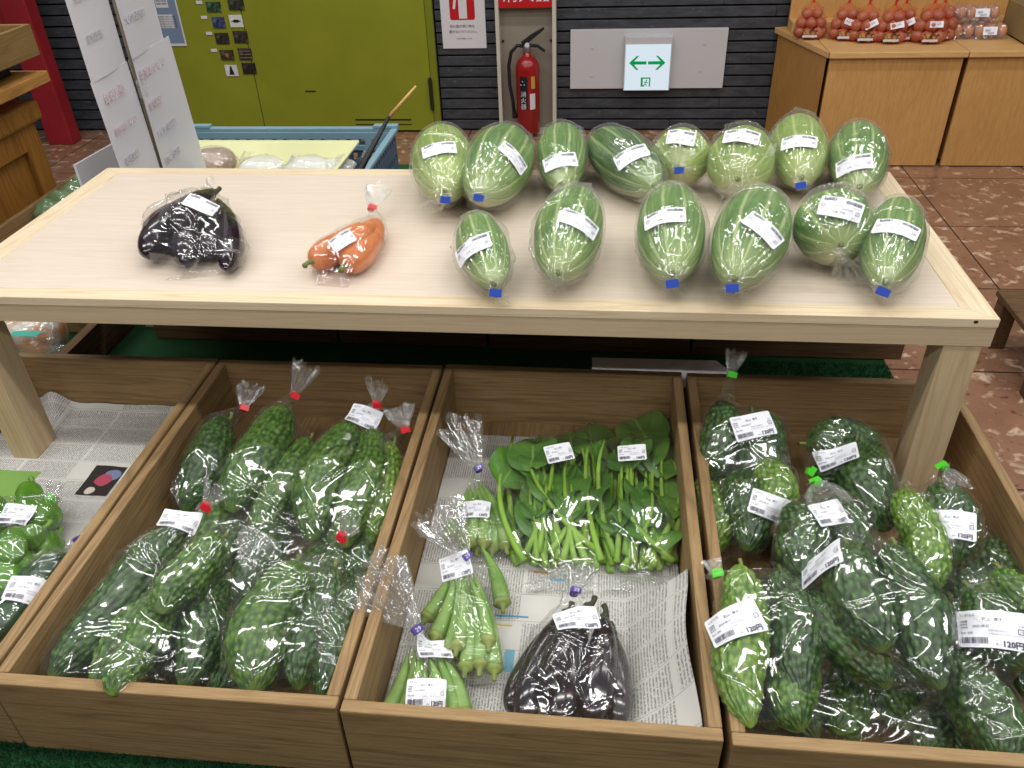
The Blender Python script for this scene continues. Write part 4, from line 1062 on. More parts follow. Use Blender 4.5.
# ================================================================== CRATE OF BITTER MELONS, RIGHT
GR = 'bags of bitter melon in the right crate'
goya_bag('bag of dark bitter melons in the back left corner, green tie above its label', [((727,402),.60,(712,478),.53,42,0,.0), ((752,412),.60,(770,492),.53,46,0,-.03), ((716,450),.50,(712,500),.49,36,1,.0)], (742,510), .50, (731,374), .655, (736,352), .69, 'green', ((753,426),-14), GR, flare=.012, labw=.070, labh=.048)
goya_bag('bag of bitter melons against the left board, its label cut by a neighbour', [((708,480),.525,(712,556),.495,40,2,.0), ((744,470),.555,(750,552),.52,42,0,.0), ((772,462),.575,(776,515),.55,40,2,.0)], (738,574), .49, (752,448), .60, None, None, None, ((769,506),20), GR, labw=.062, labh=.04)
goya_bag('bag of curved dark bitter melons under the rear board, green tie at its left', [((806,444),.55,(880,448),.55,44,0,-.12), ((874,444),.55,(884,530),.52,50,0,.10), ((812,470),.52,(866,480),.52,40,0,.0)], (894,520), .50, (810,472), .575, None, None, 'green', ((838,457),-18), GR, labw=.072, labh=.034, flip=False)
goya_bag('bag of bitter melons in the middle with a green tie seen through film', [((796,505),.60,(806,575),.585,50,0,.0), ((838,500),.59,(850,560),.575,50,0,.0)], (822,590), .56, (818,482), .63, (828,500), .65, 'green', ((829,513),-18), GR, labw=.050, labh=.040)
goya_bag('deep bag of bitter melons at the bottom, behind the front board', [((850,670),.47,(840,735),.47,44,1,.0), ((888,660),.47,(905,728),.475,46,1,.0), ((935,690),.46,(930,760),.46,50,0,.0), ((800,690),.465,(815,740),.465,40,0,.0)], (880,762), .455, (870,640), .50, None, None, None, None, GR, seamw=.8)
goya_bag('narrow light bitter melon bag between the large centre bag and the right board', [((906,490),.575,(938,592),.545,42,2,.0), ((950,600),.50,(965,680),.485,46,0,.0)], (965,700), .48, (900,474), .60, None, None, None, None, GR, seamw=.8)
goya_bag('bag with one upright bitter melon beside the table leg, green tie at right', [((940,484),.575,(958,566),.53,48,0,.0)], (968,590), .51, (944,466), .60, (960,486), .60, 'green', ((951,524),4), GR, flare=.012, labw=.068, labh=.046)
goya_bag('large bag of three bitter melons on top in the centre, priced label at its left', [((846,545),.63,(878,652),.61,56,0,.02), ((894,545),.615,(946,690),.585,56,0,.03), ((806,590),.585,(886,690),.56,48,0,.0)], (930,708), .565, (838,522), .655, None, None, None, ((817,561),-19), GR, seamw=.85, crease=36, labw=.076, labh=.048)
goya_bag('front left bag of three bitter melons leaning on the crate front', [((740,566),.585,(750,728),.56,52,2,.02), ((780,572),.575,(806,700),.555,50,0,-.02), ((786,640),.55,(800,732),.53,50,1,.0)], (790,752), .535, (716,574), .59, (712,560), .60, 'green', ((734,622),-21), GR, flare=.008, seamw=.95, crease=34, labw=.074, labh=.050)
goya_bag('bag of long bitter melons in the front right corner, label cut by the frame', [((968,588),.58,(1024,668),.565,56,0,.02), ((950,650),.545,(1010,768),.53,60,0,.0), ((1000,570),.555,(1060,650),.545,46,1,.0)], (1046,770), .53, (950,572), .605, None, None, None, ((992,628),3), GR, seamw=.8, crease=44, labw=.080, labh=.050)

goya_bag('lower bag of bitter melons showing between the upper bags, middle of the right crate', [((800,520),.468,(790,600),.468,46,0,.0), ((850,540),.468,(840,630),.468,46,0,.0), ((900,540),.468,(900,620),.468,46,0,.0), ((770,580),.468,(760,650),.468,44,0,.0)], (830,650), .46, (840,505), .47, None, None, None, None, GR, seamw=.7)
goya_bag('lower bag of bitter melons beneath the right board of its crate', [((990,540),.468,(1010,610),.468,44,0,.0), ((960,560),.47,(985,640),.47,46,0,.0), ((1010,620),.468,(1040,700),.468,46,0,.0)], (1020,700), .46, (975,520), .47, None, None, None, None, GR, seamw=.7)
goya_bag('lower bag of bitter melons behind the centre of the front board', [((880,640),.468,(884,720),.468,44,0,.0), ((960,690),.47,(975,760),.47,44,0,.0), ((915,640),.468,(925,700),.468,44,0,.0), ((760,660),.468,(775,730),.468,44,0,.0)], (880,750), .46, (890,620), .47, None, None, None, None, GR, seamw=.7)

# ================================================================== CENTRE CRATE: OKRA, GREENS, AUBERGINES
def okra_bag(label, pods, bottom, zb, neck, zn, tuft, ztf, labs, flare=.03, loc=(450,560)):
    m0 = at(*loc, .46); r = thing('bag_of_okra', label, 'okra', (m0[0], m0[1], .435), 'bags of okra in the centre crate')
    C = [okra(r, *p) for p in pods]
    bv = bag(r, C, at(*bottom, zb), at(*neck, zn), at(*tuft, ztf), 'purple', flare=flare, crease=26, margin=.003, pleat=.14, seamw=1.0, floor=.4375)
    for (p, a, w, h) in labs: sticker(r, bv, p, a, w=w, h=h, text=('オクラ','120円'))
okra_bag('bag of okra at the back of the crate, big tuft over the newspaper',
  [((478,546),.455,(474,484),.475,14), ((492,548),.455,(478,482),.475,15), ((506,545),.46,(482,484),.478,15), ((463,540),.455,(470,486),.475,14), ((450,532),.458,(468,488),.475,14), ((484,543),.47,(478,490),.485,14), ((470,542),.47,(474,492),.485,14)],
  (484,560), .448, (478,469), .50, (458,424), .545, [((476,509),4,.050,.036)], .036, (478,520))
okra_bag('bag of okra in the middle of the okra column, purple tie beside its label',
  [((502,602),.468,(482,548),.48,17), ((466,666),.475,(462,570),.49,16), ((480,664),.476,(468,572),.492,16), ((494,668),.472,(472,572),.49,16), ((450,650),.475,(458,572),.49,16), ((436,636),.475,(454,574),.49,16), ((428,616),.47,(450,572),.488,15), ((488,640),.49,(470,580),.50,15), ((458,645),.49,(462,580),.50,15)],
  (474,682), .460, (466,557), .51, (436,512), .56, [((449,564),-4,.052,.040)], .036, (465,615))
okra_bag('bag of okra nearest the front board, big tuft over the left board and two labels',
  [((388,712),.470,(408,652),.485,17), ((404,716),.472,(414,650),.487,17), ((420,718),.475,(420,650),.488,17), ((436,716),.475,(428,652),.488,17), ((452,714),.472,(436,654),.487,17), ((464,712),.468,(444,658),.484,17), ((412,706),.49,(418,660),.50,16), ((440,706),.49,(430,660),.50,16)],
  (430,735), .470, (416,630), .525, (378,576), .585, [((438,641),28,.052,.042), ((426,692),2,.055,.040)], .040, (425,680))

def greens(label, x0, x1, y0, y1, n, lab, seed):
    global rng
    rs = rng; rng = np.random.RandomState(seed)
    m0 = at((x0+x1)/2, (y0+y1)/2, .46); r = thing('bag_of_leafy_greens', label, 'leafy greens', (m0[0], m0[1], .435), 'bags of leafy greens in the centre crate')
    C = []
    for k in range(n):
        f = (k+.5)/n; lay = k % 3
        bx = x0+(x1-x0)*(.06+.88*((k*.618) % 1)); by = y1-rng.rand()*14-lay*3
        long_ = rng.rand() < .45
        tx = x0+(x1-x0)*(.12+.76*((k*.618+.08*rng.randn()) % 1)); ty = y0+(0 if long_ else 22)+rng.rand()*(26 if long_ else 50)
        zb = .442+lay*.011; zt_ = .452+lay*.016+.012*rng.rand()
        C.append(leafy(r, (bx,by), zb, (tx,ty), zt_, rng.normal(0,.09), .070+.040*rng.rand(), .105+.05*rng.rand(), lift=.012+.012*rng.rand(), stalk_r=.0042+.0015*rng.rand(), roll=rng.normal(0,.35), droop=.018+.012*rng.rand()))
    bv = bag(r, C, at((x0+x1)/2, y0-6, .47), at((x0+x1)/2, y1+6, .452), at((x0+x1)/2, y1+16, .45), None, flare=.05, margin=.002, crease=26, pleat=.06, seamw=1.0, film='film', floor=.4375)
    sticker(r, bv, lab[0], lab[1], w=.052, h=.036, text=('つるむらさき','100円'))
    rng = rs
greens('clear bag of leafy greens with long stalks, left one beside the okra', 512, 612, 400, 572, 30, ((559,453),-14), 3)
greens('clear bag of broad-leaved greens against the right board of the crate', 606, 682, 398, 574, 28, ((632,453),-4), 11)

r = thing('bag_of_aubergines', 'clear bag of dark aubergines on newspaper at the front of the centre crate', 'aubergines', (*at(565,670,.45)[:2], .435))
C = [aubergine(r,(566,612),.478,(522,722),.468,40,.04), aubergine(r,(584,622),.485,(560,728),.472,42,.03), aubergine(r,(604,616),.488,(590,726),.474,42,-.03),
     aubergine(r,(612,634),.468,(618,726),.462,34,-.02), aubergine(r,(552,626),.462,(508,712),.46,34,.0), aubergine(r,(588,606),.50,(546,700),.492,36,.05)]
bv = bag(r, C, at(562,738,.455), at(574,592,.50), at(579,566,.50), 'purple', flare=.024, crease=40, seamw=1.3, margin=.004, pleat=.10, amp=1.3, floor=.4375)
sticker(r, bv, (577,616), -8, w=.066, h=.040, text=('なす','120円'))

# ================================================================== FAR LEFT CRATE
r = thing('bag_of_green_peppers', 'clear bag of green peppers in the far left crate', 'green peppers', (*at(25,540,.46)[:2], .435))
C = []
for (a, za, b, zb_, w) in (((30,484),.495,(26,520),.495,26), ((52,506),.478,(36,530),.478,30), ((42,528),.492,(20,545),.492,26), ((14,530),.50,(12,562),.50,28), ((34,556),.475,(14,566),.475,28), ((6,560),.478,(6,592),.478,28), ((56,535),.455,(40,560),.455,28), ((-10,500),.48,(-4,532),.48,30), ((30,570),.455,(10,590),.455,26), ((-14,540),.48,(-10,575),.48,30)):
    C.append(taper(r, 'green_pepper', 'pepper', a, za, b, zb_, w, (2.6,.5), .0, 'pepperstem', 1.0, 28, .09, 3))
bv = bag(r, C, at(-14,612,.455), at(50,498,.50), at(56,484,.51), 'green', flare=.010, crease=30, seamw=.9, tieflag=0)
sticker(r, bv, (17,515), 10, w=.055, h=.04, text=('ピーマン','100円'), flip=False)
r = thing('bag_of_cucumbers', 'clear bag of dark cucumbers with a purple tape in the far left crate', 'cucumbers', (*at(40,590,.46)[:2], .435))
C = [taper(r,'cucumber','cuke',(74,556),.478,(8,640),.478,30,(5,.4),.02,None,1,30,.02), taper(r,'cucumber','cuke',(58,556),.50,(-10,640),.50,30,(5,.4),-.02,None,1,30,.02), taper(r,'cucumber','cuke',(40,568),.475,(-24,648),.475,30,(5,.4),.0,None,1,30,.02)]
bv = bag(r, C, at(-16,668,.47), at(78,540,.495), at(98,528,.51), 'purple', flare=.014, crease=34, seamw=1.0)
sticker(r, bv, (30,590), 14, w=.066, h=.046, text=('きゅうり','200円'))
# ================================================================== COUNTERS AT THE RIGHT
def counter(x0, x1, label):
    y0, y1, h = 4.13, 4.67, .545
    r = thing('display_counter', label, 'counter', ((x0+x1)/2, 4.4, 0), 'birch display counters')
    m_ = MB(); m_.box(x0+.012,x1-.012,y0+.01,y1,.02,h-.028); obj('carcass', m_, MAT['cabinet_side'], r, bevel=.002)
    m_ = MB(); m_.box(x0+.006,x1-.006,y0-.008,y0+.0095,.006,h-.030); obj('front_panel', m_, MAT['cabinet'], r, bevel=.002)
    m_ = MB(); m_.box(x0-.004,x1+.004,y0-.03,y1,h-.026,h+.002); obj('counter_top', m_, MAT['cabinet_top'], r, bevel=.004)
    return r
counter(1.018, 1.622, 'pale birch display counter under the red onion nets')
counter(1.634, 2.26, 'pale birch display counter at the right edge, under the egg packs')
m_ = MB(); m_.box(.875,1.012,4.60,4.66,0,.9); 
rb = thing('shelf_riser', 'birch back riser standing on the counter behind the onion nets', 'shelf', (1.4,4.6,.547))
m_ = MB(); m_.box(.905,2.2,4.60,4.62,.548,.95); obj('back_board', m_, MAT['cabinet'], rb, bevel=.002)
m_ = MB(); m_.box(.905,2.2,4.50,4.598,.548,.60); obj('step', m_, MAT['cabinet_top'], rb, bevel=.002)
# side wing board running back from the counter
wg = thing('counter_side_panel', 'tall birch side panel slanting back from the left counter to the wall', 'panel', (.95,4.4,0))
m_ = MB(); m_.prism([(1.010,4.135,0.004),(.872,4.655,.004),(.890,4.665,.004),(1.012,4.16,.004)], (0,0,.513)); obj('panel_board', m_, MAT['cabinet_side'], wg, bevel=.002)
m_ = MB(); m_.prism([(1.010,4.10,.519),(.850,4.655,.519),(.904,4.67,.519),(1.012,4.67,.519)], (0,0,.028)); obj('top_board', m_, MAT['cabinet_top'], wg, bevel=.003)

MAT['onion'] = veg_mat('onion_skin', (146,88,62), (190,130,98), 18, .35, .1)
MAT['egg'] = veg_mat('brown_egg', (176,116,84), (202,144,112), 10, .45, .02)
MAT['kraft'] = plain('kraft_cardboard', (150,128,84), .8)
def mk_net():
    t = NT('red_net'); v = t.coord(); s = t.n('ShaderNodeSeparateXYZ'); t.l(v, s.inputs[0])
    a = t.math('ADD', t.math('MULTIPLY', s.outputs[0], 1), s.outputs[2]); b = t.math('SUBTRACT', s.outputs[0], s.outputs[2])
    def ln(x): return t.math('LESS_THAN', t.math('ABSOLUTE', t.math('SUBTRACT', t.math('FRACT', t.math('MULTIPLY', x, 80)), .5)), .04)
    f = t.math('MAXIMUM', ln(a), ln(b))
    tr = t.n('ShaderNodeBsdfTransparent'); d = t.n('ShaderNodeBsdfDiffuse'); d.inputs[0].default_value = srgb((214,40,26))
    mx = t.n('ShaderNodeMixShader'); t.l(f, mx.inputs[0]); t.l(tr.outputs[0], mx.inputs[1]); t.l(d.outputs[0], mx.inputs[2]); t.l(mx.outputs[0], t.out.inputs[0]); return t.m
MAT['net'] = mk_net(); MAT['netsolid'] = plain('red_net_gather', (210,44,28), .6)
MAT['brownlabel'] = veg_mat('brown_printed_label', (84,40,32), (196,140,80), 60, .5, 0, (.45,.6))
def onion_bag(px, py, lab, dlab, s=1.0, z0=.548, ydepth=None, tall=.14):
    c = at(px, py, z0) if ydepth is None else np.array([aty(px,py,ydepth)[0], ydepth, z0])
    r = thing('onion_net_bag', lab, 'onions', c, 'red nets of onions on the counter')
    Vs = []
    pos = [(-.052,-.018,.026),(-.018,-.046,.026),(.030,-.044,.026),(.056,-.008,.026),(.0,.004,.026),(-.03,.038,.026),(.032,.038,.026),(-.046,-.014,.066),(-.006,-.038,.070),(.042,-.022,.068),(.036,.022,.066),(-.012,.020,.070),(-.024,-.008,.108),(.022,-.008,.108)]
    for (x, y, z) in pos:
        R = .0265+.002*rng.rand(); m_ = MB(); pr = []
        for k in range(15):
            a = PI*k/14; rr = R*math.sin(a)*s; zz = -R*.93*math.cos(a)*s
            if k > 11: rr *= .7; zz += .004*(k-11)/3
            pr.append((max(rr,.0015), zz))
        lathe(m_, (c[0]+x*s, c[1]+y*s, c[2]+z*s+.001), pr, 18); obj('onion', m_, MAT['onion'], r, smooth=True); Vs += m_.v
    # net: gathered hull
    P = np.array(Vs)-c; n = 40; m_ = MB(); rows = []
    zmax = P[:,2].max()
    th = np.linspace(0, 2*PI, n, endpoint=False)
    levels = [.003,.02,.045,.07,.095,.115,zmax-.004*s]
    for z in levels:
        q = P[np.abs(P[:,2]-z*1.0) < .022][:, :2]
        H = hull2(q); cc = (H.max(0)+H.min(0))/2; rr = hull_r(H, cc, th)+.002; rr = gsm(np.tile(rr,3), 1.2)[n:2*n]
        rows.append([(c[0]+cc[0]+rr[j]*math.cos(th[j]), c[1]+cc[1]+rr[j]*math.sin(th[j]), c[2]+z) for j in range(n)])
    top = c+np.array([.0,0,zmax+.022*s])
    m_.add([p for w_ in rows for p in w_], [(i*n+j, i*n+(j+1)%n, (i+1)*n+(j+1)%n, (i+1)*n+j) for i in range(len(rows)-1) for j in range(n)])
    b = (len(rows)-1)*n; m_.v += [tuple(top+np.array([.008*math.cos(a), .008*math.sin(a), 0])) for a in th]; k0 = len(rows)*n
    m_.f += [(b+j, b+(j+1)%n, k0+(j+1)%n, k0+j) for j in range(n)]; m_.m += [0]*n
    obj('net', m_, MAT['net'], r, smooth=True)
    m_ = MB(); tube(m_, [top-[0,0,.004], top+[.0,0,.01], top+[.006,-.004,.035], top+[.012,-.006,.055]], [.007,.006,.010,.016], 0, 10)
    obj('net_gather', m_, MAT['netsolid'], r)
    y_ = c[1]-.074*s; N = nrm([0,-1,.45]); T2 = nrm([0,.45,1])
    if dlab:
        m_ = MB(); a = math.radians(rng.uniform(-20,30)); T1 = np.array([math.cos(a), -.0, math.sin(a)]); T2_ = np.cross(N, T1)
        cc = c+np.array([.008, -.060*s, .082*s]); p = [cc+T1*x*.030+T2_*y*.014 for x, y in ((-1,-1),(1,-1),(1,1),(-1,1))]
        m_.prism(p, N*.0015, 0); text_on(m_, '玉ねぎ 200円', .0075, cc-T1*.025-T2_*.003+N*.0018, T1, T2_, 1)
        obj('price_label', m_, [MAT['sticker'], MAT['ink']], r)
    m_ = MB(); p = [c+np.array([x, -.076*s, z]) for x, z in ((-.048,.010),(.026,.010),(.026,.048),(-.048,.048))]; m_.prism(p, (0,-.001,0))
    obj('printed_label', m_, MAT['brownlabel'], r)
    m_ = MB(); m_.box(c[0]-.046,c[0]+.024,y_-.004,y_-.0025,c[2]+.014,c[2]+.024); obj('white_band', m_, MAT['paper'], r)
    return r
onion_bag(843,38,'red net of onions at the front left corner of the counter', True)
onion_bag(888,41,'red net of onions in the front row with a large brown label', True)
onion_bag(926,41,'red net of onions at the right end of the front row', True, 1.05)
onion_bag(811,20,'red net of onions at the far left of the back row', False, ydepth=4.42)
onion_bag(866,24,'red net of onions in the back row between the two left front nets', True, ydepth=4.34)
onion_bag(903,20,'red net of onions in the back row, second from the right', True, ydepth=4.36)
onion_bag(941,20,'red net of onions at the right end of the back row', False, ydepth=4.36)

def egg_pack(x, y, z, lab):
    r = thing('egg_pack', lab, 'eggs', (x, y, z), 'clear packs of brown eggs')
    w, d = .25, .11; V = []
    for i in range(5):
        for j in range(2):
            m_ = MB(); pr = [(max(.0006,.0225*math.sin(PI*k/12)*(1-.10*k/12)), .030-.030*math.cos(PI*k/12)) for k in range(13)]
            lathe(m_, (x-w/2+.025+i*.05, y-d/2+.028+j*.05, z+.004), pr, 16); obj('egg', m_, MAT['egg'], r, smooth=True)
    n, q = 51, 23; P = []
    for b in range(q):
        for a in range(n):
            u, v = a/(n-1), b/(q-1); X = x-w/2-.004+(w+.008)*u; Y = y-d/2+(d)*v
            e = min(1, min(u, 1-u)*14)*min(1, min(v, 1-v)*7)
            P.append((X, Y, z+.001+e*(.052+.014*abs(math.sin(u*5*PI))*abs(math.sin(v*2*PI)))))
    m_ = MB(); m_.add(P, [(i*n+j, i*n+j+1, (i+1)*n+j+1, (i+1)*n+j) for i in range(q-1) for j in range(n-1)])
    obj('clear_lid', m_, MAT['carton'], r, smooth=True)
    m_ = MB(); m_.prism([(x+.005,y-.058,z+.022),(x+.068,y-.058,z+.022),(x+.068,y-.046,z+.056),(x+.005,y-.046,z+.056)], (0,-.002,.0005), 0)
    text_on(m_, '鶏卵', .012, (x+.012,y-.0586,z+.038), (1,0,0), nrm([0,.33,1]), 1, lift=.001); text_on(m_, '300円', .012, (x+.024,y-.0608,z+.026), (1,0,0), nrm([0,.33,1]), 1, lift=.001)
    obj('price_label', m_, [MAT['sticker'], MAT['ink']], r)
q = at(978,40,.55)
egg_pack(q[0]+.01, q[1]+.06, .549, 'clear pack of brown eggs at the front, bottom of the stack')
egg_pack(q[0]-.01, q[1]+.17, .549, 'clear pack of brown eggs standing behind the stack')
egg_pack(q[0]-.03, q[1]+.10, .621, 'clear pack of brown eggs on top of the front pack')
bx = thing('cardboard_box', 'open cardboard box beside the egg packs at the right edge', 'box', (2.02,4.36,.547))
x0, x1, y0, y1, z0, z1 = 1.90, 2.25, 4.20, 4.50, .5485, .69
m_ = MB(); m_.box(x0,x1,y0,y0+.006,z0,z1); m_.box(x0,x1,y1-.006,y1,z0,z1); m_.box(x0,x0+.006,y0,y1,z0,z1); m_.box(x1-.006,x1,y0,y1,z0,z1); m_.box(x0,x1,y0,y1,z0,z0+.005); obj('box_body', m_, MAT['kraft'], bx)
m_ = MB(); text_on(m_, '野菜', .05, (x0+.06,y0-.0005,z0+.05), (1,0,0), (0,0,1)); obj('lettering', m_, plain('brown_print', (96,78,50), .8), bx)

# ================================================================== LEFT SIDE
XC = -1.93
st = thing('wooden_cabinet', 'orange-brown wooden cabinet with framed side panel at the left edge', 'cabinet', (-2.25,2.2,0))
m_ = MB(); m_.box(-2.55,XC-.02,1.55,2.60,0,.70); obj('carcass', m_, MAT['oak'], st, bevel=.003)
m_ = MB()
m_.box(XC-.02,XC,1.55,1.62,.0,.70); m_.box(XC-.02,XC,2.52,2.60,.0,.70); m_.box(XC-.02,XC,1.62,2.52,.62,.70); m_.box(XC-.02,XC,1.62,2.52,.34,.41); m_.box(XC-.02,XC,2.04,2.10,.41,.62); obj('side_frame', m_, MAT['oak'], st, bevel=.004)
m_ = MB(); m_.box(-2.58,XC+.02,1.52,2.63,.70,.765); obj('top_moulding', m_, MAT['oak'], st, bevel=.012)
tr = thing('wooden_tray_stand', 'olive-brown slanted wooden tray on a plank on top of the left cabinet', 'tray', (-2.2,2.2,.79))
m_ = MB(); m_.prism([(-2.6,1.5,.815),(-1.86,1.5,.815),(-1.86,2.66,.815),(-2.6,2.66,.815)], (0,0,.035)); obj('plank', m_, MAT['oakY'], tr, bevel=.003)
m_ = MB(); m_.box(-2.5,-2.0,1.6,2.5,.766,.814); obj('batten', m_, MAT['blackrub'], tr)
m_ = MB()
m_.prism([(-1.865,1.5,.90),(-1.865,2.66,.90),(-1.865,2.66,.995),(-1.865,1.5,.995)], (-.016,0,0)); m_.box(-2.6,-1.881,2.644,2.66,.90,.995); m_.box(-2.6,-1.881,1.5,2.644,.90,.915)
obj('tray_body', m_, MAT['oliveY'], tr, bevel=.002)
m_ = MB(); m_.box(-2.5,-1.95,1.6,2.6,.8505,.8995); obj('spacer', m_, MAT['blackrub'], tr)
bl = thing('metal_post', 'thin black metal post between the left cabinet and the red pillar', 'post', (-3.25,4.42,0))
m_ = MB(); m_.box(-3.30,-3.26,4.30,4.34,.012,.75); obj('post_tube', m_, MAT['blackrub'], bl, bevel=.003)
m_ = MB(); lathe(m_, (-3.28,4.32,0), [(.035,0),(.035,.012)], 16); obj('foot', m_, MAT['blackrub'], bl)

# tall paper sign with pole
MAT['signpaper'] = plain('laminated_sign_paper', (214,212,218), .32, .5, var=.01)
MAT['pinkink'] = plain('faded_pink_print', (214,192,200), .6, var=.01); MAT['greyink'] = plain('faded_grey_print', (194,192,200), .6, var=.01)
MAT['pole'] = plain('grey_metal_pole', (150,140,126), .35, metal=.5)
sn = thing('sign_stand', 'tall double white paper sign with faded print on a thin metal pole', 'sign', (-1.28,2.2,.41))
m_ = MB(); tube(m_, [(-1.272,2.172,.41),(-1.272,2.172,1.9)], .0042, 0, 12); obj('pole', m_, MAT['pole'], sn, smooth=True)
m_ = MB(); lathe(m_, (-1.272,2.172,.411), [(.055,0),(.055,.006),(.012,.014)], 24); obj('base', m_, MAT['pole'], sn)
m_ = MB(); m_.box(-1.268,-1.254,2.160,2.184,.895,.945); obj('clip', m_, MAT['carton'], sn)
rows = ['大人気 直売所','朝どれ野菜','毎日入荷','新鮮おいしい','産地直送']
def sheet_panel(name, ya, yb, z0, z1, tilt, pink, seed):
    rs = np.random.RandomState(seed); n, q = 12, 18; P = []
    for b in range(q):
        for a in range(n):
            u, v = a/(n-1), b/(q-1); P.append((-1.262+tilt*(1-v)+.004*math.sin(u*4+seed)*(1-v)-.04*(ya+(yb-ya)*u-1.95)/.48, ya+(yb-ya)*u, z0+(z1-z0)*v))
    m_ = MB(); m_.add(P, [(i*n+j, i*n+j+1, (i+1)*n+j+1, (i+1)*n+j) for i in range(q-1) for j in range(n-1)])
    k = len(m_.f)
    hh = z1-z0
    for i in range(5):
        zt = z1-.06-i*hh/5.6; v = (zt-z0)/hh; sz = .030 if i < 1 else .022
        txt = rows[(i+seed) % 5]
        T1 = nrm([.04/.48,-1,0]) # reads from behind: the print shows through mirrored
        y_ = ya+.03; x_ = -1.262+tilt*(1-v)-.04*(y_-1.95)/.48
        Vt, Ft = text_mesh(txt, sz); W = np.stack([x_+.0055-.0833*Vt[:,0]+tilt*.0, y_+Vt[:,0], zt+Vt[:,1]], 1); W[:,0] -= tilt*Vt[:,1]/hh
        m_.add(W, Ft, 1 if (pink and i < 2) else 2)
    o = obj(name, m_, [MAT['signpaper'], MAT['pinkink'], MAT['greyink']], sn)
    md = o.modifiers.new('s', 'SOLIDIFY'); md.thickness = .0012
sheet_panel('paper_sheet', 1.955, 2.166, .99, 1.50, .0, False, 0); sheet_panel('paper_sheet', 2.178, 2.44, .99, 1.50, .0, False, 1)
sheet_panel('paper_sheet', 1.950, 2.166, .55, .992, .012, True, 2); sheet_panel('paper_sheet', 2.178, 2.47, .55, .992, .012, True, 3)

wp = at(73,165,.79)
m_ = MB(); m_.prism([(-1.355,1.95,.56),(-1.350,1.95,.803),(-1.322,2.25,.812),(-1.325,2.25,.56)], (.004,-.0,0))
wpn = m_
m_ = MB(); a_, b_ = aty(73,165,2.0), aty(112,143,2.22); m_.prism([(a_[0]-.0,2.0,.512),(a_[0],2.0,a_[2]),(b_[0],2.22,b_[2]),(b_[0],2.22,.512)], (.006,.002,0))
o = obj('white_board', m_, MAT['signpaper'], origin=(a_[0],2.1,.512)); tag(o, 'small white board standing left of the tall paper sign', 'board')

MAT['lettuce'] = veg_mat('pale_green_leaves', (92,132,84), (140,168,120), 16, .5, .4)
r = thing('bag_of_green_leaves', 'clear bag of pale green leaves in the crate behind the table at the left', 'greens', (*at(58,215,.47)[:2], .43))
C = []
for k in range(4):
    cc = at(50+12*k, 212-9*k, .475); m_ = MB(); n = 24
    pr = [(max(.002,.048*math.sin(PI*i/14)**.8), .09*i/14) for i in range(15)]; lathe(m_, (cc[0],cc[1],.432), pr, n)
    m_.v = [tuple(np.array(p)+.010*np.array(noise.noise_vector(Vector(p)*30))) for p in m_.v]; obj('leaf_head', m_, MAT['lettuce'], r, smooth=True); C.append(np.array(m_.v))
bag(r, C, at(40,232,.48), at(92,178,.50), at(98,172,.52), None, flare=.02, crease=20)

r = thing('bag_of_bread_packs', 'bulky clear bag with orange and teal print behind the far left crate', 'package', (*at(20,350,.45)[:2], .411))
MAT['orangeprint'] = veg_mat('orange_white_print', (214,158,112), (216,206,196), 22, .5, .05, (.42,.55)); MAT['teal'] = plain('teal_print', (60,170,150), .5)
C = []
for k, (px, py) in enumerate(((0,352),(22,350),(36,352))):
    cc = at(px, py, .44); m_ = MB(); pr = [(max(.004,.062*(1-abs(2*i/12-1)**3)**.5), .115*i/12) for i in range(13)]; lathe(m_, (cc[0],cc[1]+.03,.412), pr, 26)
    m_.v = [tuple(np.array(p)+.010*np.array(noise.noise_vector(Vector(p)*14))) for p in m_.v]; m_.v = [(a,b,max(c,.4115)) for a,b,c in m_.v]; obj('packet', m_, MAT['orangeprint'], r, smooth=True); C.append(np.array(m_.v))
cc = at(26,336,.52); m_ = MB(); m_.prism([(cc[0]-.03,cc[1]-.02,.531),(cc[0]+.04,cc[1]-.02,.531),(cc[0]+.05,cc[1]+.0,.533),(cc[0]-.02,cc[1]+.0,.533)], (0,0,.001)); obj('print_strip', m_, MAT['teal'], r)
bag(r, C, at(-20,352,.47), at(52,350,.47), at(58,352,.47), None, flare=.02, crease=36, floor=.4105, film='tuft')

# ---------------------------------------------------------------- blue crate with yellow tray
MAT['bluecrate'] = plain('pale_blue_plastic', (128,162,178), .4, var=.03); MAT['bluecrate2'] = plain('dark_blue_plastic', (70,98,124), .4)
MAT['yellowtray'] = plain('pale_yellow_plastic', (232,232,180), .35, var=.02)
bc = thing('blue_plastic_crate', 'pale blue plastic crate with hole-pierced rim behind the table', 'crate', (-1.12,2.62,.41))
x0, x1, y0, y1, z0, z1 = -1.50, -.745, 2.40, 2.83, .4105, .600
def holed(mb, ax, a0, a1, fixed0, fixed1, z0, z1, hz0, hz1, n, gap=.4):
    """wall along axis ax ('x' or 'y') with a row of n holes"""
    def b(u0, u1, w0, w1):
        if ax == 'x': mb.box(u0, u1, fixed0, fixed1, w0, w1)
        else: mb.box(fixed0, fixed1, u0, u1, w0, w1)
    b(a0, a1, z0, hz0); b(a0, a1, hz1, z1); s = (a1-a0)/n
    for k in range(n+1):
        c = a0+s*k; b(max(a0, c-s*gap/2), min(a1, c+s*gap/2), hz0, hz1)
m_ = MB()
for zz in ((z0, .475, .440, .463), (.475, .530, .49, .515), (.530, z1-.008, .556, .574)):
    holed(m_, 'x', x0, x1, y1-.006, y1, zz[0], zz[1], zz[2], zz[3], 22, .5); holed(m_, 'x', x0, x1, y0, y0+.006, zz[0], zz[1], zz[2], zz[3], 22, .5)
    holed(m_, 'y', y0+.006, y1-.006, x0, x0+.006, zz[0], zz[1], zz[2], zz[3], 13, .5); holed(m_, 'y', y0+.006, y1-.006, x1-.006, x1, zz[0], zz[1], zz[2], zz[3], 13, .5)
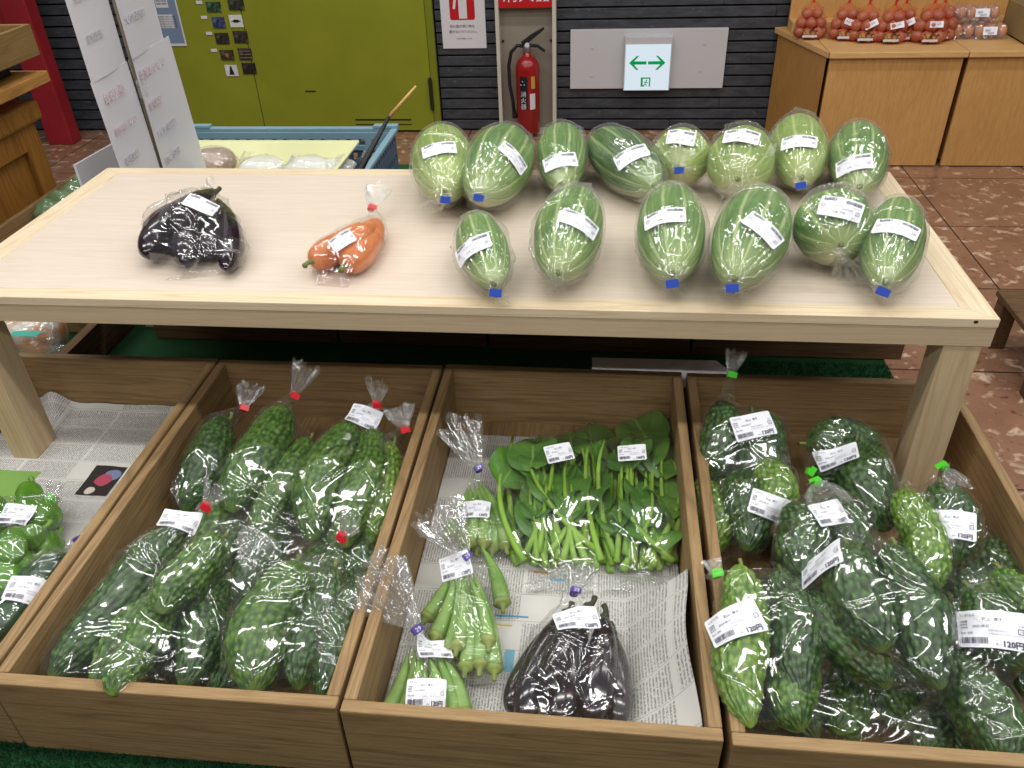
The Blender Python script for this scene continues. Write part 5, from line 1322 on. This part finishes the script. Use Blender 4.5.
m_.box(x0+.006,x1-.006,y0+.006,y1-.006,z0,z0+.005)
obj('crate_body', m_, MAT['bluecrate2'], bc)
m_ = MB(); m_.box(x0-.012,x1+.012,y1-.008,y1+.016,z1-.008,z1+.004); m_.box(x0-.012,x1+.012,y0-.016,y0+.008,z1-.008,z1+.004); m_.box(x0-.012,x0+.010,y0,y1,z1-.008,z1+.004); m_.box(x1-.010,x1+.012,y0,y1,z1-.008,z1+.004)
m_.box(x1-.075,x1+.012,y1-.010,y1+.017,z1+.003,z1+.014); m_.box(x0-.012,x0+.075,y1-.010,y1+.017,z1+.003,z1+.014)
holed(m_, 'x', x0+.006, x1-.006, y1-.0125, y1-.0065, z1-.075, z1-.008, z1-.055, z1-.034, 16, .55)
obj('crate_rim', m_, MAT['bluecrate'], bc, bevel=.002)
ty = thing('yellow_tray', 'pale yellow shallow plastic tray resting in the blue crate', 'tray', (-1.2,2.5,.5))
m_ = MB()
def frus(x0,x1,y0,y1,z0,z1,s,t):
    o_ = [(x0+s,y0+s,z0),(x1-s,y0+s,z0),(x1-s,y1-s,z0),(x0+s,y1-s,z0),(x0,y0,z1),(x1,y0,z1),(x1,y1,z1),(x0,y1,z1)]
    i_ = [(x0+s+t,y0+s+t,z0+t),(x1-s-t,y0+s+t,z0+t),(x1-s-t,y1-s-t,z0+t),(x0+s+t,y1-s-t,z0+t),(x0+t,y0+t,z1),(x1-t,y0+t,z1),(x1-t,y1-t,z1),(x0+t,y1-t,z1)]
    b = len(m_.v); m_.v += o_+i_
    m_.f += [(b,b+3,b+2,b+1),(b+8,b+9,b+10,b+11)]
    for k in range(4):
        l = (k+1) % 4; m_.f += [(b+k,b+l,b+4+l,b+4+k), (b+8+k,b+12+k,b+12+l,b+8+l), (b+4+k,b+4+l,b+12+l,b+12+k)]
    m_.m += [0]*14
frus(-1.46,-.862,2.405+.01,2.735,.50,.585,.05,.004)
m_.box(-1.468,-.854,2.735,2.747,.579,.587); m_.box(-.862,-.852,2.408,2.740,.579,.587)
obj('tray_body', m_, MAT['yellowtray'], ty, bevel=.002)
m_ = MB(); m_.box(-1.40,-.92,2.45,2.69,.4165,.4995); obj('tray_foot', m_, MAT['yellowtray'], ty)
MAT['daikon'] = veg_mat('white_turnip_skin', (222,224,214), (236,236,228), 10, .4, .02); MAT['brownpack'] = veg_mat('brown_contents', (150,124,108), (196,180,168), 24, .5, .1)
packs = [((215,168),'clear bag of brownish roots at the left end of the yellow tray','brownpack',.045), ((262,172),'white vegetable bag with a green tie in the yellow tray','daikon',.036), ((308,172),'white vegetable bag in the yellow tray, right of the green tie','daikon',.036), ((335,166),'crumpled clear bag leaning on the right end of the yellow tray','daikon',.022)]
for k, ((px, py), ds, mt, rr) in enumerate(packs):
    c = at(px, py, .545); r = thing('bagged_vegetable', ds, 'vegetable', (c[0], c[1], .505), 'bags in the yellow tray'); C = []
    for j in range(2):
        P = curve_pts([c[0]-.08,c[1]+.04*j-.01,.512+rr], [c[0]+.06,c[1]+.04*j+.01,.512+rr], .006, 16); rad = rr*np.clip(1-np.abs(np.linspace(-1,1,16))**3,.02,1)**.5
        V, F, UV = sweep(P, rad, 18); part('root_vegetable', V, F, MAT[mt], r); C.append(V)
    bag(r, C, (c[0]-.11,c[1]+.01,.53), (c[0]+.085,c[1]+.02,.56), (c[0]+.12,c[1]+.02,.585), 'green' if k == 1 else None, flare=.022, crease=24, nth=72, nr=60)
# umbrella-like dark stick
sk = thing('folded_banner_stick', 'dark folded stick with a pale wooden tip leaning out of the blue crate', 'stick', (-.76,2.42,.42))
pa, pb_, pc = aty(360,170,2.40), aty(390,115,2.50), aty(416,86,2.56)
dd = nrm(pb_-pa); p0 = np.array([-.80,2.36,.66]) ; 
m_ = MB(); tube(m_, [pa-dd*.16, pa, pb_], [.010,.011,.005], 0, 10); obj('dark_wrap', m_, MAT['blackrub'], sk, smooth=True)
m_ = MB(); tube(m_, [pb_-dd*.005, pc], [.0055,.0035], 0, 8); obj('wooden_tip', m_, MAT['cabinet_top'], sk, smooth=True)
m_ = MB(); m_.prism([pa-dd*.02+[.012,-.01,0], pa+dd*.05+[.016,-.01,0], pa+dd*.05+[.028,-.01,0], pa-dd*.02+[.03,-.01,0]], (0,-.002,0)); obj('blue_strip', m_, MAT['bluecrate'], sk)

# small stool leg at the right edge beside the crate
q = at(1016,392,0)
sl = thing('wooden_stool', 'low dark wooden stool corner cut by the right edge of the frame', 'stool', (1.43,2.3,0))
for dx in (0,.34):
    for dy in (0,.3):
        m_ = MB(); m_.box(1.275+dx,1.325+dx,2.13+dy,2.18+dy,0,.165); obj('leg', m_, MAT['darkcrateY'], sl, bevel=.002)
m_ = MB(); m_.box(1.272,1.64,2.125,2.495,.165,.185); obj('seat', m_, MAT['darkcrateX'], sl, bevel=.003)

# ================================================================== LIGHT
w = bpy.data.worlds.new('world'); SC.world = w; w.use_nodes = True
bg = w.node_tree.nodes['Background']; bg.inputs[0].default_value = (.95,.97,1,1); bg.inputs[1].default_value = .17
def area(name, loc, sx, sy, power, col=(1,.97,.93), aim=None):
    l = bpy.data.lights.new(name, 'AREA'); l.shape = 'RECTANGLE'; l.size = sx; l.size_y = sy; l.energy = power; l.color = col
    o = bpy.data.objects.new(name, l); COL.objects.link(o); o.location = loc
    if aim is not None: o.rotation_euler = (Vector(aim)-Vector(loc)).to_track_quat('-Z','Y').to_euler()
    return o
for x in (-2.4, -.8, .8, 2.4):
    for y in (-.75, .8, 2.2, 3.3):
        area('ceiling_lamp', (x, y, 2.9), 1.2, .14, {-.75: 20, .8: 20, 2.2: 11, 3.3: 15}[y], (1,.99,.96))
